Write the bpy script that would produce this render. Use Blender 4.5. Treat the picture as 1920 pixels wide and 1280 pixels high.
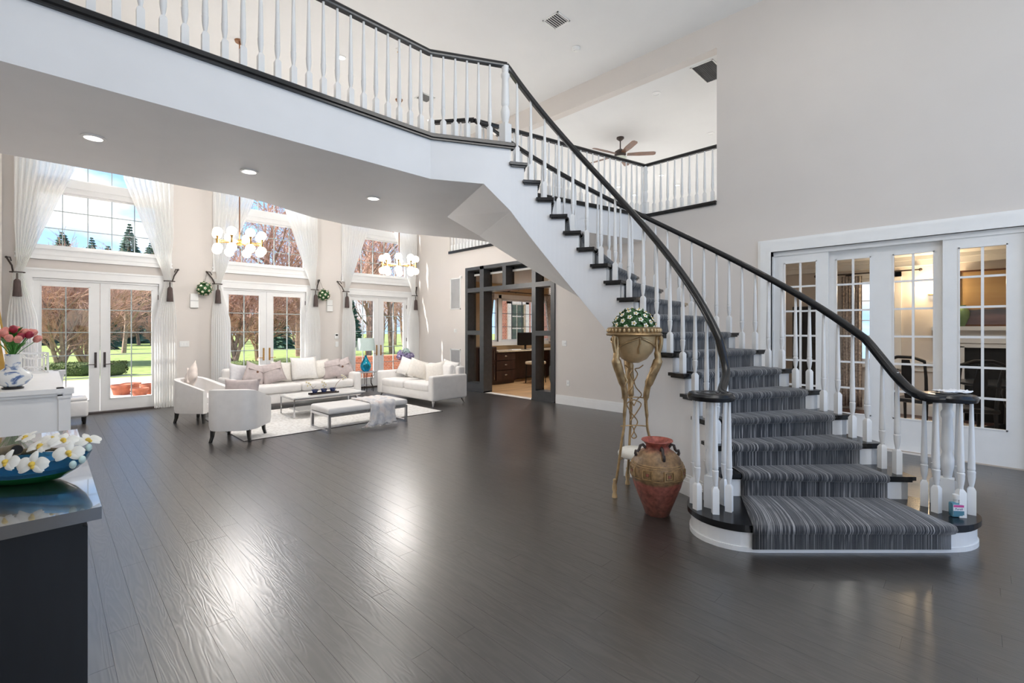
import bpy, bmesh, math, random
from mathutils import Matrix, Vector, noise
R = math.radians
PI = math.pi
S2 = math.sqrt(2)
random.seed(7)
scene = bpy.context.scene
for o in list(bpy.data.objects):
    bpy.data.objects.remove(o)
COL = scene.collection

# ------------------------------------------------------------------ camera
CAM_H = 1.6
cd = bpy.data.cameras.new('camera')
cam = bpy.data.objects.new('camera', cd)
COL.objects.link(cam)
cam.location = (0, 0, CAM_H)
cam.rotation_euler = (R(90), 0, R(-45))
cd.sensor_width = 36
cd.lens = 874 / 1920 * 36
cd.shift_y = -23 / 1920
cd.clip_end = 400
scene.camera = cam

# ------------------------------------------------------------------ world: blue sky with drifting clouds
SKY_STRENGTH = 1.4
w = bpy.data.worlds.new('sky')
scene.world = w
w.use_nodes = True
nt = w.node_tree
nt.nodes.clear()
N = nt.nodes.new
L = nt.links.new
out = N('ShaderNodeOutputWorld')
bg = N('ShaderNodeBackground')
tc = N('ShaderNodeTexCoord')
sep = N('ShaderNodeSeparateXYZ')
L(tc.outputs['Generated'], sep.inputs[0])
ramp = N('ShaderNodeValToRGB')
ramp.color_ramp.elements[0].position = 0.0
ramp.color_ramp.elements[0].color = (.42, .66, .95, 1)
ramp.color_ramp.elements[1].position = .55
ramp.color_ramp.elements[1].color = (.16, .37, .80, 1)
L(sep.outputs['Z'], ramp.inputs[0])
mp = N('ShaderNodeMapping')
mp.inputs['Scale'].default_value = (1, 1, 2.4)
L(tc.outputs['Generated'], mp.inputs[0])
cn = N('ShaderNodeTexNoise')
cn.inputs['Scale'].default_value = 3.2
cn.inputs['Detail'].default_value = 7
cn.inputs['Roughness'].default_value = .55
L(mp.outputs[0], cn.inputs['Vector'])
cr = N('ShaderNodeValToRGB')
cr.color_ramp.elements[0].position = .50
cr.color_ramp.elements[0].color = (0, 0, 0, 1)
cr.color_ramp.elements[1].position = .68
cr.color_ramp.elements[1].color = (1, 1, 1, 1)
L(cn.outputs[0], cr.inputs[0])
mx = N('ShaderNodeMixRGB')
mx.inputs[2].default_value = (1.0, .98, .97, 1)
L(cr.outputs[0], mx.inputs[0])
L(ramp.outputs[0], mx.inputs[1])
L(mx.outputs[0], bg.inputs['Color'])
bg.inputs['Strength'].default_value = SKY_STRENGTH
L(bg.outputs[0], out.inputs[0])

# ------------------------------------------------------------------ sun
sd = bpy.data.lights.new('sun', 'SUN')
sd.energy = 9.0
sd.angle = R(.6)
sd.color = (1, .95, .87)
sun = bpy.data.objects.new('sun', sd)
COL.objects.link(sun)
sun.rotation_euler = Vector((.85, -.32, -1.0)).to_track_quat('-Z', 'Y').to_euler()

# ------------------------------------------------------------------ exposure and ray settings
vs = scene.view_settings
scene.display_settings.display_device = 'sRGB'
vs.view_transform = 'Standard'
vs.look = 'None'
vs.gamma = 1
vs.use_curve_mapping = False
vs.exposure = 0.3
cy = scene.cycles
cy.use_denoising = True
cy.max_bounces = 10
cy.diffuse_bounces = 6
cy.glossy_bounces = 4
cy.transmission_bounces = 6
cy.transparent_max_bounces = 16
cy.sample_clamp_indirect = 6
cy.caustics_reflective = True
cy.blur_glossy = 1.0
cy.caustics_refractive = False

# ------------------------------------------------------------------ materials
MATS = {}
def mat(name, col, rough=.5, metal=0.0, var=.05, scale=6.0, bump=0.0, bscale=40.0, emit=0.0, trans=0.0, spec=.5, stretch=None, coat=0.0, detail=3):
    if name in MATS:
        return MATS[name]
    m = bpy.data.materials.new(name)
    m.use_nodes = True
    t = m.node_tree
    b = t.nodes['Principled BSDF']
    co = t.nodes.new('ShaderNodeTexCoord')
    mpn = t.nodes.new('ShaderNodeMapping')
    if stretch:
        mpn.inputs['Scale'].default_value = stretch
    t.links.new(co.outputs['Object'], mpn.inputs[0])
    nz = t.nodes.new('ShaderNodeTexNoise')
    nz.inputs['Scale'].default_value = scale
    nz.inputs['Detail'].default_value = detail
    t.links.new(mpn.outputs[0], nz.inputs['Vector'])
    rp = t.nodes.new('ShaderNodeValToRGB')
    rp.color_ramp.elements[0].position = .3
    rp.color_ramp.elements[1].position = .7
    rp.color_ramp.elements[0].color = tuple(max(0, c * (1 - var)) for c in col) + (1,)
    rp.color_ramp.elements[1].color = tuple(min(1, c * (1 + var)) for c in col) + (1,)
    t.links.new(nz.outputs[0], rp.inputs[0])
    t.links.new(rp.outputs[0], b.inputs['Base Color'])
    b.inputs['Roughness'].default_value = rough
    b.inputs['Metallic'].default_value = metal
    b.inputs['Specular IOR Level'].default_value = spec
    b.inputs['Coat Weight'].default_value = coat
    if trans:
        b.inputs['Transmission Weight'].default_value = trans
    if emit:
        t.links.new(rp.outputs[0], b.inputs['Emission Color'])
        b.inputs['Emission Strength'].default_value = emit
    if bump:
        n2 = t.nodes.new('ShaderNodeTexNoise')
        n2.inputs['Scale'].default_value = bscale
        n2.inputs['Detail'].default_value = 4
        t.links.new(mpn.outputs[0], n2.inputs['Vector'])
        bp = t.nodes.new('ShaderNodeBump')
        bp.inputs['Strength'].default_value = bump
        bp.inputs['Distance'].default_value = .02
        t.links.new(n2.outputs[0], bp.inputs['Height'])
        t.links.new(bp.outputs[0], b.inputs['Normal'])
    MATS[name] = m
    return m

def ramp_node(t, stops):
    r = t.nodes.new('ShaderNodeValToRGB')
    e = r.color_ramp.elements
    while len(e) < len(stops):
        e.new(.5)
    for i, (p, c) in enumerate(stops):
        e[i].position = p
        e[i].color = tuple(c) + (1,)
    return r

def glass_mat(name, tint=(1, 1, 1), gloss=.06, rough=.0):
    m = bpy.data.materials.new(name)
    m.use_nodes = True
    t = m.node_tree
    t.nodes.clear()
    o = t.nodes.new('ShaderNodeOutputMaterial')
    tr = t.nodes.new('ShaderNodeBsdfTransparent')
    tr.inputs[0].default_value = tint + (1,)
    gl = t.nodes.new('ShaderNodeBsdfGlossy')
    gl.inputs['Roughness'].default_value = rough
    lw = t.nodes.new('ShaderNodeLayerWeight')
    lw.inputs[0].default_value = .25
    ml = t.nodes.new('ShaderNodeMath')
    ml.operation = 'MULTIPLY_ADD'
    ml.inputs[1].default_value = .08
    ml.inputs[2].default_value = gloss * .08
    t.links.new(lw.outputs['Fresnel'], ml.inputs[0])
    mi = t.nodes.new('ShaderNodeMixShader')
    t.links.new(ml.outputs[0], mi.inputs[0])
    t.links.new(tr.outputs[0], mi.inputs[1])
    t.links.new(gl.outputs[0], mi.inputs[2])
    t.links.new(mi.outputs[0], o.inputs[0])
    MATS[name] = m
    return m

def sheer_mat(name):
    m = bpy.data.materials.new(name)
    m.use_nodes = True
    t = m.node_tree
    t.nodes.clear()
    o = t.nodes.new('ShaderNodeOutputMaterial')
    co = t.nodes.new('ShaderNodeTexCoord')
    wv = t.nodes.new('ShaderNodeTexNoise')
    wv.inputs['Scale'].default_value = 60
    t.links.new(co.outputs['Object'], wv.inputs['Vector'])
    rp = ramp_node(t, [(.3, (.95, .95, .94)), (.7, (.98, .98, .975))])
    t.links.new(wv.outputs[0], rp.inputs[0])
    df = t.nodes.new('ShaderNodeBsdfDiffuse')
    tl = t.nodes.new('ShaderNodeBsdfTranslucent')
    tr = t.nodes.new('ShaderNodeBsdfTransparent')
    t.links.new(rp.outputs[0], df.inputs[0])
    t.links.new(rp.outputs[0], tl.inputs[0])
    m1 = t.nodes.new('ShaderNodeMixShader')
    m1.inputs[0].default_value = .6
    t.links.new(df.outputs[0], m1.inputs[1])
    t.links.new(tl.outputs[0], m1.inputs[2])
    m2 = t.nodes.new('ShaderNodeMixShader')
    m2.inputs[0].default_value = .12
    t.links.new(m1.outputs[0], m2.inputs[1])
    t.links.new(tr.outputs[0], m2.inputs[2])
    t.links.new(m2.outputs[0], o.inputs[0])
    MATS[name] = m
    return m

WALLC = (.69, .645, .605)
mat('wall_paint', WALLC, .85, var=.015, scale=2, bump=.02, bscale=120)
mat('white_paint', (.84, .84, .845), .6, var=.015, scale=3)
mat('ceiling_paint', (.80, .80, .79), .9, var=.012, scale=2)
mat('trim_white', (.84, .84, .83), .35, var=.02, scale=5)
mat('black_lacquer', (.008, .008, .009), .22, var=.2, scale=14, spec=.5)
mat('black_wood', (.012, .014, .017), .28, var=.25, scale=10, stretch=(1, 1, .15))
mat('polished_black', (.02, .022, .026), .2, var=.2, scale=14, spec=1.0, coat=1.0)
mat('dark_frame', (.055, .056, .058), .38, var=.12, scale=10)
mat('white_leather', (.82, .80, .78), .45, var=.03, scale=9, bump=.05, bscale=160)
mat('white_fabric', (.84, .82, .79), .9, var=.04, scale=30, bump=.15, bscale=180)
mat('cream_fabric', (.80, .76, .70), .9, var=.05, scale=25, bump=.2, bscale=150)
mat('mauve_fabric', (.53, .46, .45), .75, var=.10, scale=14, bump=.1, bscale=90)
mat('blush_fabric', (.70, .62, .57), .75, var=.12, scale=9, bump=.1, bscale=90)
mat('grey_fabric', (.62, .61, .63), .8, var=.08, scale=14, bump=.1, bscale=90)
mat('dark_leg', (.012, .011, .010), .3, var=.2)
mat('chrome', (.62, .62, .63), .18, 1.0, var=.06)
mat('brass', (.62, .36, .12), .28, 1.0, var=.12, scale=20)
mat('copper', (.36, .19, .11), .35, 1.0, var=.12, scale=20)
mat('table_stone', (.74, .74, .72), .2, var=.06, scale=5)
mat('globe', (1.0, .86, .68), .3, emit=1.5, var=.02)
mat('downlight_glow', (1.0, .93, .82), .3, emit=9, var=.01)
mat('bronze', (.075, .06, .055), .45, .6, var=.2)
mat('tassel', (.085, .062, .058), .9, var=.25, scale=60, stretch=(1, 1, .1))
mat('leaf', (.035, .12, .03), .5, var=.4, scale=30)
mat('leaf_bright', (.08, .30, .05), .45, var=.35, scale=20)
mat('petal_white', (.86, .84, .76), .6, var=.05, scale=30)
mat('petal_centre', (.75, .52, .08), .6, var=.2, scale=60)
mat('petal_pink', (.80, .30, .25), .55, var=.35, scale=25)
mat('petal_dark', (.35, .02, .05), .55, var=.3, scale=25)
mat('petal_lilac', (.42, .36, .58), .7, var=.3, scale=40)
mat('petal_mint', (.55, .70, .66), .7, var=.2, scale=40)
mat('antique_gold', (.42, .29, .15), .32, .65, var=.30, scale=14, bump=.1, bscale=60)
mat('antique_cream', (.58, .42, .23), .38, .3, var=.22, scale=7)
mat('plastic_white', (.82, .82, .80), .4, var=.02)
mat('grille_grey', (.42, .42, .42), .5, var=.05)
mat('vent_dark', (.07, .07, .07), .6, var=.2)
mat('espresso_wood', (.045, .021, .016), .35, var=.3, scale=10, stretch=(1, 1, .2))
mat('cream_stone', (.70, .60, .45), .3, var=.15, scale=9)
mat('tan_paint', (.62, .47, .30), .85, var=.03)
mat('oak_floor', (.55, .34, .17), .4, var=.2, scale=6, stretch=(.2, 1, 1))
mat('dining_floor', (.10, .045, .03), .3, var=.3, scale=6, stretch=(1, .2, 1))
mat('walnut', (.14, .058, .026), .35, var=.3, scale=10)
mat('screen_black', (.008, .008, .009), .15, var=.1)
mat('olive_fabric', (.10, .115, .105), .8, var=.2)
mat('fan_glass', (.75, .80, .70), .3, var=.03)
mat('jade_glaze', (.24, .36, .16), .2, var=.25)
mat('soot_black', (.006, .006, .006), .8, var=.3)
mat('patterned_drape', (.52, .46, .42), .85, var=.45, scale=24)
mat('water_blue', (.25, .62, .80), .1, trans=.6, var=.05)
mat('sign_pink', (.65, .08, .30), .5, var=.1)
mat('paper_white', (.85, .85, .86), .6, var=.03)
mat('cup_blue', (.035, .05, .14), .25, var=.9, scale=35)
mat('bamboo', (.20, .16, .09), .4, var=.35, scale=18)
mat('teal_shade', (.58, .70, .67), .8, var=.03, scale=40)
mat('gold_frame', (.55, .33, .08), .35, .5, var=.2)
mat('terracotta', (.42, .14, .07), .75, var=.25, scale=7, bump=.15)
mat('patio', (.62, .50, .43), .8, var=.15, scale=3, stretch=(1, 6, 1))
mat('lawn', (.25, .31, .085), .95, var=.3, scale=4, bump=.3, bscale=60)
mat('bark', (.30, .20, .15), .9, var=.35, scale=6)
mat('twig', (.50, .30, .22), .9, var=.35, scale=3)
mat('conifer', (.05, .10, .06), .9, var=.4, scale=5)
mat('hedge', (.085, .11, .03), .9, var=.5, scale=20, bump=.5, bscale=40)
glass_mat('window_glass')
glass_mat('smoke_glass', (.93, .93, .92), .07)
sheer_mat('sheer')

def special_mats():
    # dark stained oak planks: grain runs along Y, one tone per plank
    m = bpy.data.materials.new('dark_oak'); m.use_nodes = True; t = m.node_tree
    b = t.nodes['Principled BSDF']
    ge = t.nodes.new('ShaderNodeNewGeometry')
    mpn = t.nodes.new('ShaderNodeMapping'); mpn.inputs['Scale'].default_value = (9, .9, 1)
    t.links.new(ge.outputs['Position'], mpn.inputs[0])
    oi = t.nodes.new('ShaderNodeAttribute'); oi.attribute_name = 'tone'
    ad = t.nodes.new('ShaderNodeVectorMath'); ad.operation = 'ADD'
    cx = t.nodes.new('ShaderNodeCombineXYZ')
    ml = t.nodes.new('ShaderNodeMath'); ml.operation = 'MULTIPLY'; ml.inputs[1].default_value = 37
    sx = t.nodes.new('ShaderNodeSeparateXYZ'); t.links.new(ge.outputs['Position'], sx.inputs[0])
    dv = t.nodes.new('ShaderNodeMath'); dv.operation = 'DIVIDE'; dv.inputs[1].default_value = .127
    fl = t.nodes.new('ShaderNodeMath'); fl.operation = 'FLOOR'
    t.links.new(sx.outputs[0], dv.inputs[0]); t.links.new(dv.outputs[0], fl.inputs[0]); t.links.new(fl.outputs[0], ml.inputs[0])
    t.links.new(ml.outputs[0], cx.inputs[1])
    t.links.new(mpn.outputs[0], ad.inputs[0]); t.links.new(cx.outputs[0], ad.inputs[1])
    n1 = t.nodes.new('ShaderNodeTexNoise'); n1.inputs['Scale'].default_value = 1.2; n1.inputs['Detail'].default_value = 2; n1.inputs['Distortion'].default_value = .6
    t.links.new(ad.outputs[0], n1.inputs['Vector'])
    wv = t.nodes.new('ShaderNodeMath'); wv.operation = 'MULTIPLY'; wv.inputs[1].default_value = 70
    t.links.new(n1.outputs[0], wv.inputs[0])
    sn = t.nodes.new('ShaderNodeMath'); sn.operation = 'SINE'; t.links.new(wv.outputs[0], sn.inputs[0])
    rp = ramp_node(t, [(.0, (.024, .020, .017)), (.55, (.033, .028, .024)), (1.0, (.046, .039, .034))])
    mr = t.nodes.new('ShaderNodeMapRange'); mr.inputs[1].default_value = -1; mr.inputs[2].default_value = 1
    t.links.new(sn.outputs[0], mr.inputs[0]); t.links.new(mr.outputs[0], rp.inputs[0])
    wn = t.nodes.new('ShaderNodeTexWhiteNoise'); wn.noise_dimensions = '1D'; t.links.new(fl.outputs[0], wn.inputs['W'])
    m2 = t.nodes.new('ShaderNodeMapRange'); m2.inputs[3].default_value = .9; m2.inputs[4].default_value = 1.12
    t.links.new(wn.outputs[0], m2.inputs[0])
    hs = t.nodes.new('ShaderNodeHueSaturation'); t.links.new(rp.outputs[0], hs.inputs['Color']); t.links.new(m2.outputs[0], hs.inputs['Value'])
    t.links.new(hs.outputs[0], b.inputs['Base Color'])
    b.inputs['Roughness'].default_value = .30
    b.inputs['Specular IOR Level'].default_value = 1.0
    b.inputs['IOR'].default_value = 1.85
    bp = t.nodes.new('ShaderNodeBump'); bp.inputs['Strength'].default_value = .07; bp.inputs['Distance'].default_value = .002
    t.links.new(sn.outputs[0], bp.inputs['Height']); t.links.new(bp.outputs[0], b.inputs['Normal'])
    MATS['dark_oak'] = m
    # striped grey runner: fine lines that follow the flight, a function of the distance from the stair's centre
    m = bpy.data.materials.new('striped_runner'); m.use_nodes = True; t = m.node_tree
    b = t.nodes['Principled BSDF']
    co = t.nodes.new('ShaderNodeTexCoord')
    sx = t.nodes.new('ShaderNodeSeparateXYZ'); t.links.new(co.outputs['Object'], sx.inputs[0])
    cb = t.nodes.new('ShaderNodeCombineXYZ'); t.links.new(sx.outputs[0], cb.inputs[0]); t.links.new(sx.outputs[1], cb.inputs[1])
    ln = t.nodes.new('ShaderNodeVectorMath'); ln.operation = 'LENGTH'; t.links.new(cb.outputs[0], ln.inputs[0])
    c2 = t.nodes.new('ShaderNodeCombineXYZ')
    m3 = t.nodes.new('ShaderNodeMath'); m3.operation = 'MULTIPLY'; m3.inputs[1].default_value = 62
    t.links.new(ln.outputs['Value'], m3.inputs[0]); t.links.new(m3.outputs[0], c2.inputs[0])
    n4 = t.nodes.new('ShaderNodeTexNoise'); n4.inputs['Scale'].default_value = 2.5; t.links.new(co.outputs['Object'], n4.inputs['Vector'])
    t.links.new(n4.outputs[0], c2.inputs[1])
    nz = t.nodes.new('ShaderNodeTexNoise'); nz.inputs['Scale'].default_value = 1.6; nz.inputs['Detail'].default_value = 2; nz.inputs['Roughness'].default_value = .75
    t.links.new(c2.outputs[0], nz.inputs['Vector'])
    rp = ramp_node(t, [(.32, (.020, .021, .025)), (.47, (.045, .047, .053)), (.54, (.095, .096, .10)), (.66, (.40, .395, .39))])
    t.links.new(nz.outputs[0], rp.inputs[0]); t.links.new(rp.outputs[0], b.inputs['Base Color'])
    b.inputs['Roughness'].default_value = .95; b.inputs['Specular IOR Level'].default_value = .2
    b.inputs['Sheen Weight'].default_value = .3
    nb = t.nodes.new('ShaderNodeTexNoise'); nb.inputs['Scale'].default_value = 350; t.links.new(co.outputs['Object'], nb.inputs['Vector'])
    bp = t.nodes.new('ShaderNodeBump'); bp.inputs['Strength'].default_value = .35; bp.inputs['Distance'].default_value = .004
    t.links.new(nb.outputs[0], bp.inputs['Height']); t.links.new(bp.outputs[0], b.inputs['Normal'])
    MATS['striped_runner'] = m
    # terracotta urn: glaze zones by height
    m = bpy.data.materials.new('urn_glaze'); m.use_nodes = True; t = m.node_tree
    b = t.nodes['Principled BSDF']; co = t.nodes.new('ShaderNodeTexCoord')
    sx = t.nodes.new('ShaderNodeSeparateXYZ'); t.links.new(co.outputs['Object'], sx.inputs[0])
    nz = t.nodes.new('ShaderNodeTexNoise'); nz.inputs['Scale'].default_value = 9; nz.inputs['Detail'].default_value = 6; t.links.new(co.outputs['Object'], nz.inputs['Vector'])
    ma = t.nodes.new('ShaderNodeMath'); ma.operation = 'MULTIPLY_ADD'; ma.inputs[1].default_value = .07
    t.links.new(nz.outputs[0], ma.inputs[0]); t.links.new(sx.outputs[2], ma.inputs[2])
    rp = ramp_node(t, [(.0, (.15, .055, .035)), (.20, (.24, .075, .052)), (.345, (.32, .095, .068)), (.365, (.20, .12, .055)), (.47, (.36, .22, .10)), (.55, (.24, .145, .07)), (.60, (.33, .20, .10)), (.65, (.30, .07, .05)), (.72, (.42, .11, .08))])
    t.links.new(ma.outputs[0], rp.inputs[0])
    n2 = t.nodes.new('ShaderNodeTexNoise'); n2.inputs['Scale'].default_value = 26; n2.inputs['Detail'].default_value = 5; t.links.new(co.outputs['Object'], n2.inputs['Vector'])
    m4 = t.nodes.new('ShaderNodeMapRange'); m4.inputs[1].default_value = .3; m4.inputs[2].default_value = .7; m4.inputs[3].default_value = .55; m4.inputs[4].default_value = 1.35; t.links.new(n2.outputs[0], m4.inputs[0])
    hs = t.nodes.new('ShaderNodeHueSaturation'); t.links.new(rp.outputs[0], hs.inputs['Color']); t.links.new(m4.outputs[0], hs.inputs['Value'])
    t.links.new(hs.outputs[0], b.inputs['Base Color']); b.inputs['Roughness'].default_value = .42
    MATS['urn_glaze'] = m
    # white porcelain with blue painting
    m = bpy.data.materials.new('blue_porcelain'); m.use_nodes = True; t = m.node_tree
    b = t.nodes['Principled BSDF']; co = t.nodes.new('ShaderNodeTexCoord')
    nz = t.nodes.new('ShaderNodeTexNoise'); nz.inputs['Scale'].default_value = 9; nz.inputs['Detail'].default_value = 8; nz.inputs['Distortion'].default_value = 1.5
    t.links.new(co.outputs['Object'], nz.inputs['Vector'])
    rp = ramp_node(t, [(.50, (.74, .75, .74)), (.56, (.30, .38, .52)), (.63, (.07, .12, .28))])
    t.links.new(nz.outputs[0], rp.inputs[0]); t.links.new(rp.outputs[0], b.inputs['Base Color']); b.inputs['Roughness'].default_value = .18
    MATS['blue_porcelain'] = m
    # red brick with mortar
    m = bpy.data.materials.new('red_brick'); m.use_nodes = True; t = m.node_tree
    b = t.nodes['Principled BSDF']; co = t.nodes.new('ShaderNodeTexCoord')
    sx = t.nodes.new('ShaderNodeSeparateXYZ'); t.links.new(co.outputs['Object'], sx.inputs[0])
    cb = t.nodes.new('ShaderNodeCombineXYZ'); t.links.new(sx.outputs[0], cb.inputs[0]); t.links.new(sx.outputs[2], cb.inputs[1])
    br = t.nodes.new('ShaderNodeTexBrick'); br.inputs['Scale'].default_value = 4.2
    br.inputs['Color1'].default_value = (.42, .13, .06, 1); br.inputs['Color2'].default_value = (.58, .22, .11, 1); br.inputs['Mortar'].default_value = (.62, .52, .44, 1)
    br.inputs['Mortar Size'].default_value = .016
    t.links.new(cb.outputs[0], br.inputs['Vector']); t.links.new(br.outputs[0], b.inputs['Base Color']); b.inputs['Roughness'].default_value = .9
    MATS['red_brick'] = m
    # teal glass of the table lamp, green and blue glass of the dish
    for nm, c in (('teal_glass', (.0, .22, .34)), ('green_glass', (.02, .25, .07)), ('blue_glass', (.03, .22, .42))):
        m = bpy.data.materials.new(nm); m.use_nodes = True; t = m.node_tree
        b = t.nodes['Principled BSDF']; co = t.nodes.new('ShaderNodeTexCoord')
        nz = t.nodes.new('ShaderNodeTexNoise'); nz.inputs['Scale'].default_value = 5; t.links.new(co.outputs['Object'], nz.inputs['Vector'])
        rp = ramp_node(t, [(.3, c), (.7, tuple(min(1, x * 1.6 + .02) for x in c))])
        t.links.new(nz.outputs[0], rp.inputs[0]); t.links.new(rp.outputs[0], b.inputs['Base Color'])
        b.inputs['Roughness'].default_value = .05; b.inputs['Transmission Weight'].default_value = .7; b.inputs['IOR'].default_value = 1.35
        MATS[nm] = m
    # landscape picture above the dining fireplace
    m = bpy.data.materials.new('landscape_print'); m.use_nodes = True; t = m.node_tree
    b = t.nodes['Principled BSDF']; co = t.nodes.new('ShaderNodeTexCoord')
    sx = t.nodes.new('ShaderNodeSeparateXYZ'); t.links.new(co.outputs['Object'], sx.inputs[0])
    mp2 = t.nodes.new('ShaderNodeMapping'); mp2.inputs['Scale'].default_value = (1, 1.2, 7); t.links.new(co.outputs['Object'], mp2.inputs[0])
    nz = t.nodes.new('ShaderNodeTexNoise'); nz.inputs['Scale'].default_value = 2.2; nz.inputs['Detail'].default_value = 5; t.links.new(mp2.outputs[0], nz.inputs['Vector'])
    ma = t.nodes.new('ShaderNodeMath'); ma.operation = 'MULTIPLY_ADD'; ma.inputs[1].default_value = .25; t.links.new(nz.outputs[0], ma.inputs[0]); t.links.new(sx.outputs[2], ma.inputs[2])
    rp = ramp_node(t, [(.10, (.10, .07, .08)), (.28, (.22, .16, .18)), (.40, (.10, .11, .14)), (.46, (.50, .30, .13)), (.75, (.62, .42, .20)), (.95, (.50, .33, .16))])
    t.links.new(ma.outputs[0], rp.inputs[0]); t.links.new(rp.outputs[0], b.inputs['Base Color']); b.inputs['Roughness'].default_value = .5
    MATS['landscape_print'] = m
    # faux fur: pink, grey and white locks
    m = bpy.data.materials.new('pastel_fur'); m.use_nodes = True; t = m.node_tree
    b = t.nodes['Principled BSDF']; co = t.nodes.new('ShaderNodeTexCoord')
    nz = t.nodes.new('ShaderNodeTexNoise'); nz.inputs['Scale'].default_value = 5; nz.inputs['Detail'].default_value = 4; t.links.new(co.outputs['Object'], nz.inputs['Vector'])
    rp = ramp_node(t, [(.34, (.80, .70, .66)), (.47, (.84, .81, .79)), (.58, (.66, .66, .69)), (.70, (.86, .84, .82))])
    t.links.new(nz.outputs[0], rp.inputs[0]); t.links.new(rp.outputs[0], b.inputs['Base Color']); b.inputs['Roughness'].default_value = .95
    MATS['pastel_fur'] = m
    # woven white rug
    m = bpy.data.materials.new('woven_rug'); m.use_nodes = True; t = m.node_tree
    b = t.nodes['Principled BSDF']; co = t.nodes.new('ShaderNodeTexCoord')
    nz = t.nodes.new('ShaderNodeTexNoise'); nz.inputs['Scale'].default_value = 22; nz.inputs['Detail'].default_value = 5; t.links.new(co.outputs['Object'], nz.inputs['Vector'])
    rp = ramp_node(t, [(.35, (.62, .60, .57)), (.6, (.80, .79, .77))])
    t.links.new(nz.outputs[0], rp.inputs[0]); t.links.new(rp.outputs[0], b.inputs['Base Color']); b.inputs['Roughness'].default_value = .95
    MATS['woven_rug'] = m
special_mats()
MATS['polished_black'].node_tree.nodes['Principled BSDF'].inputs['IOR'].default_value = 2.3

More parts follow.
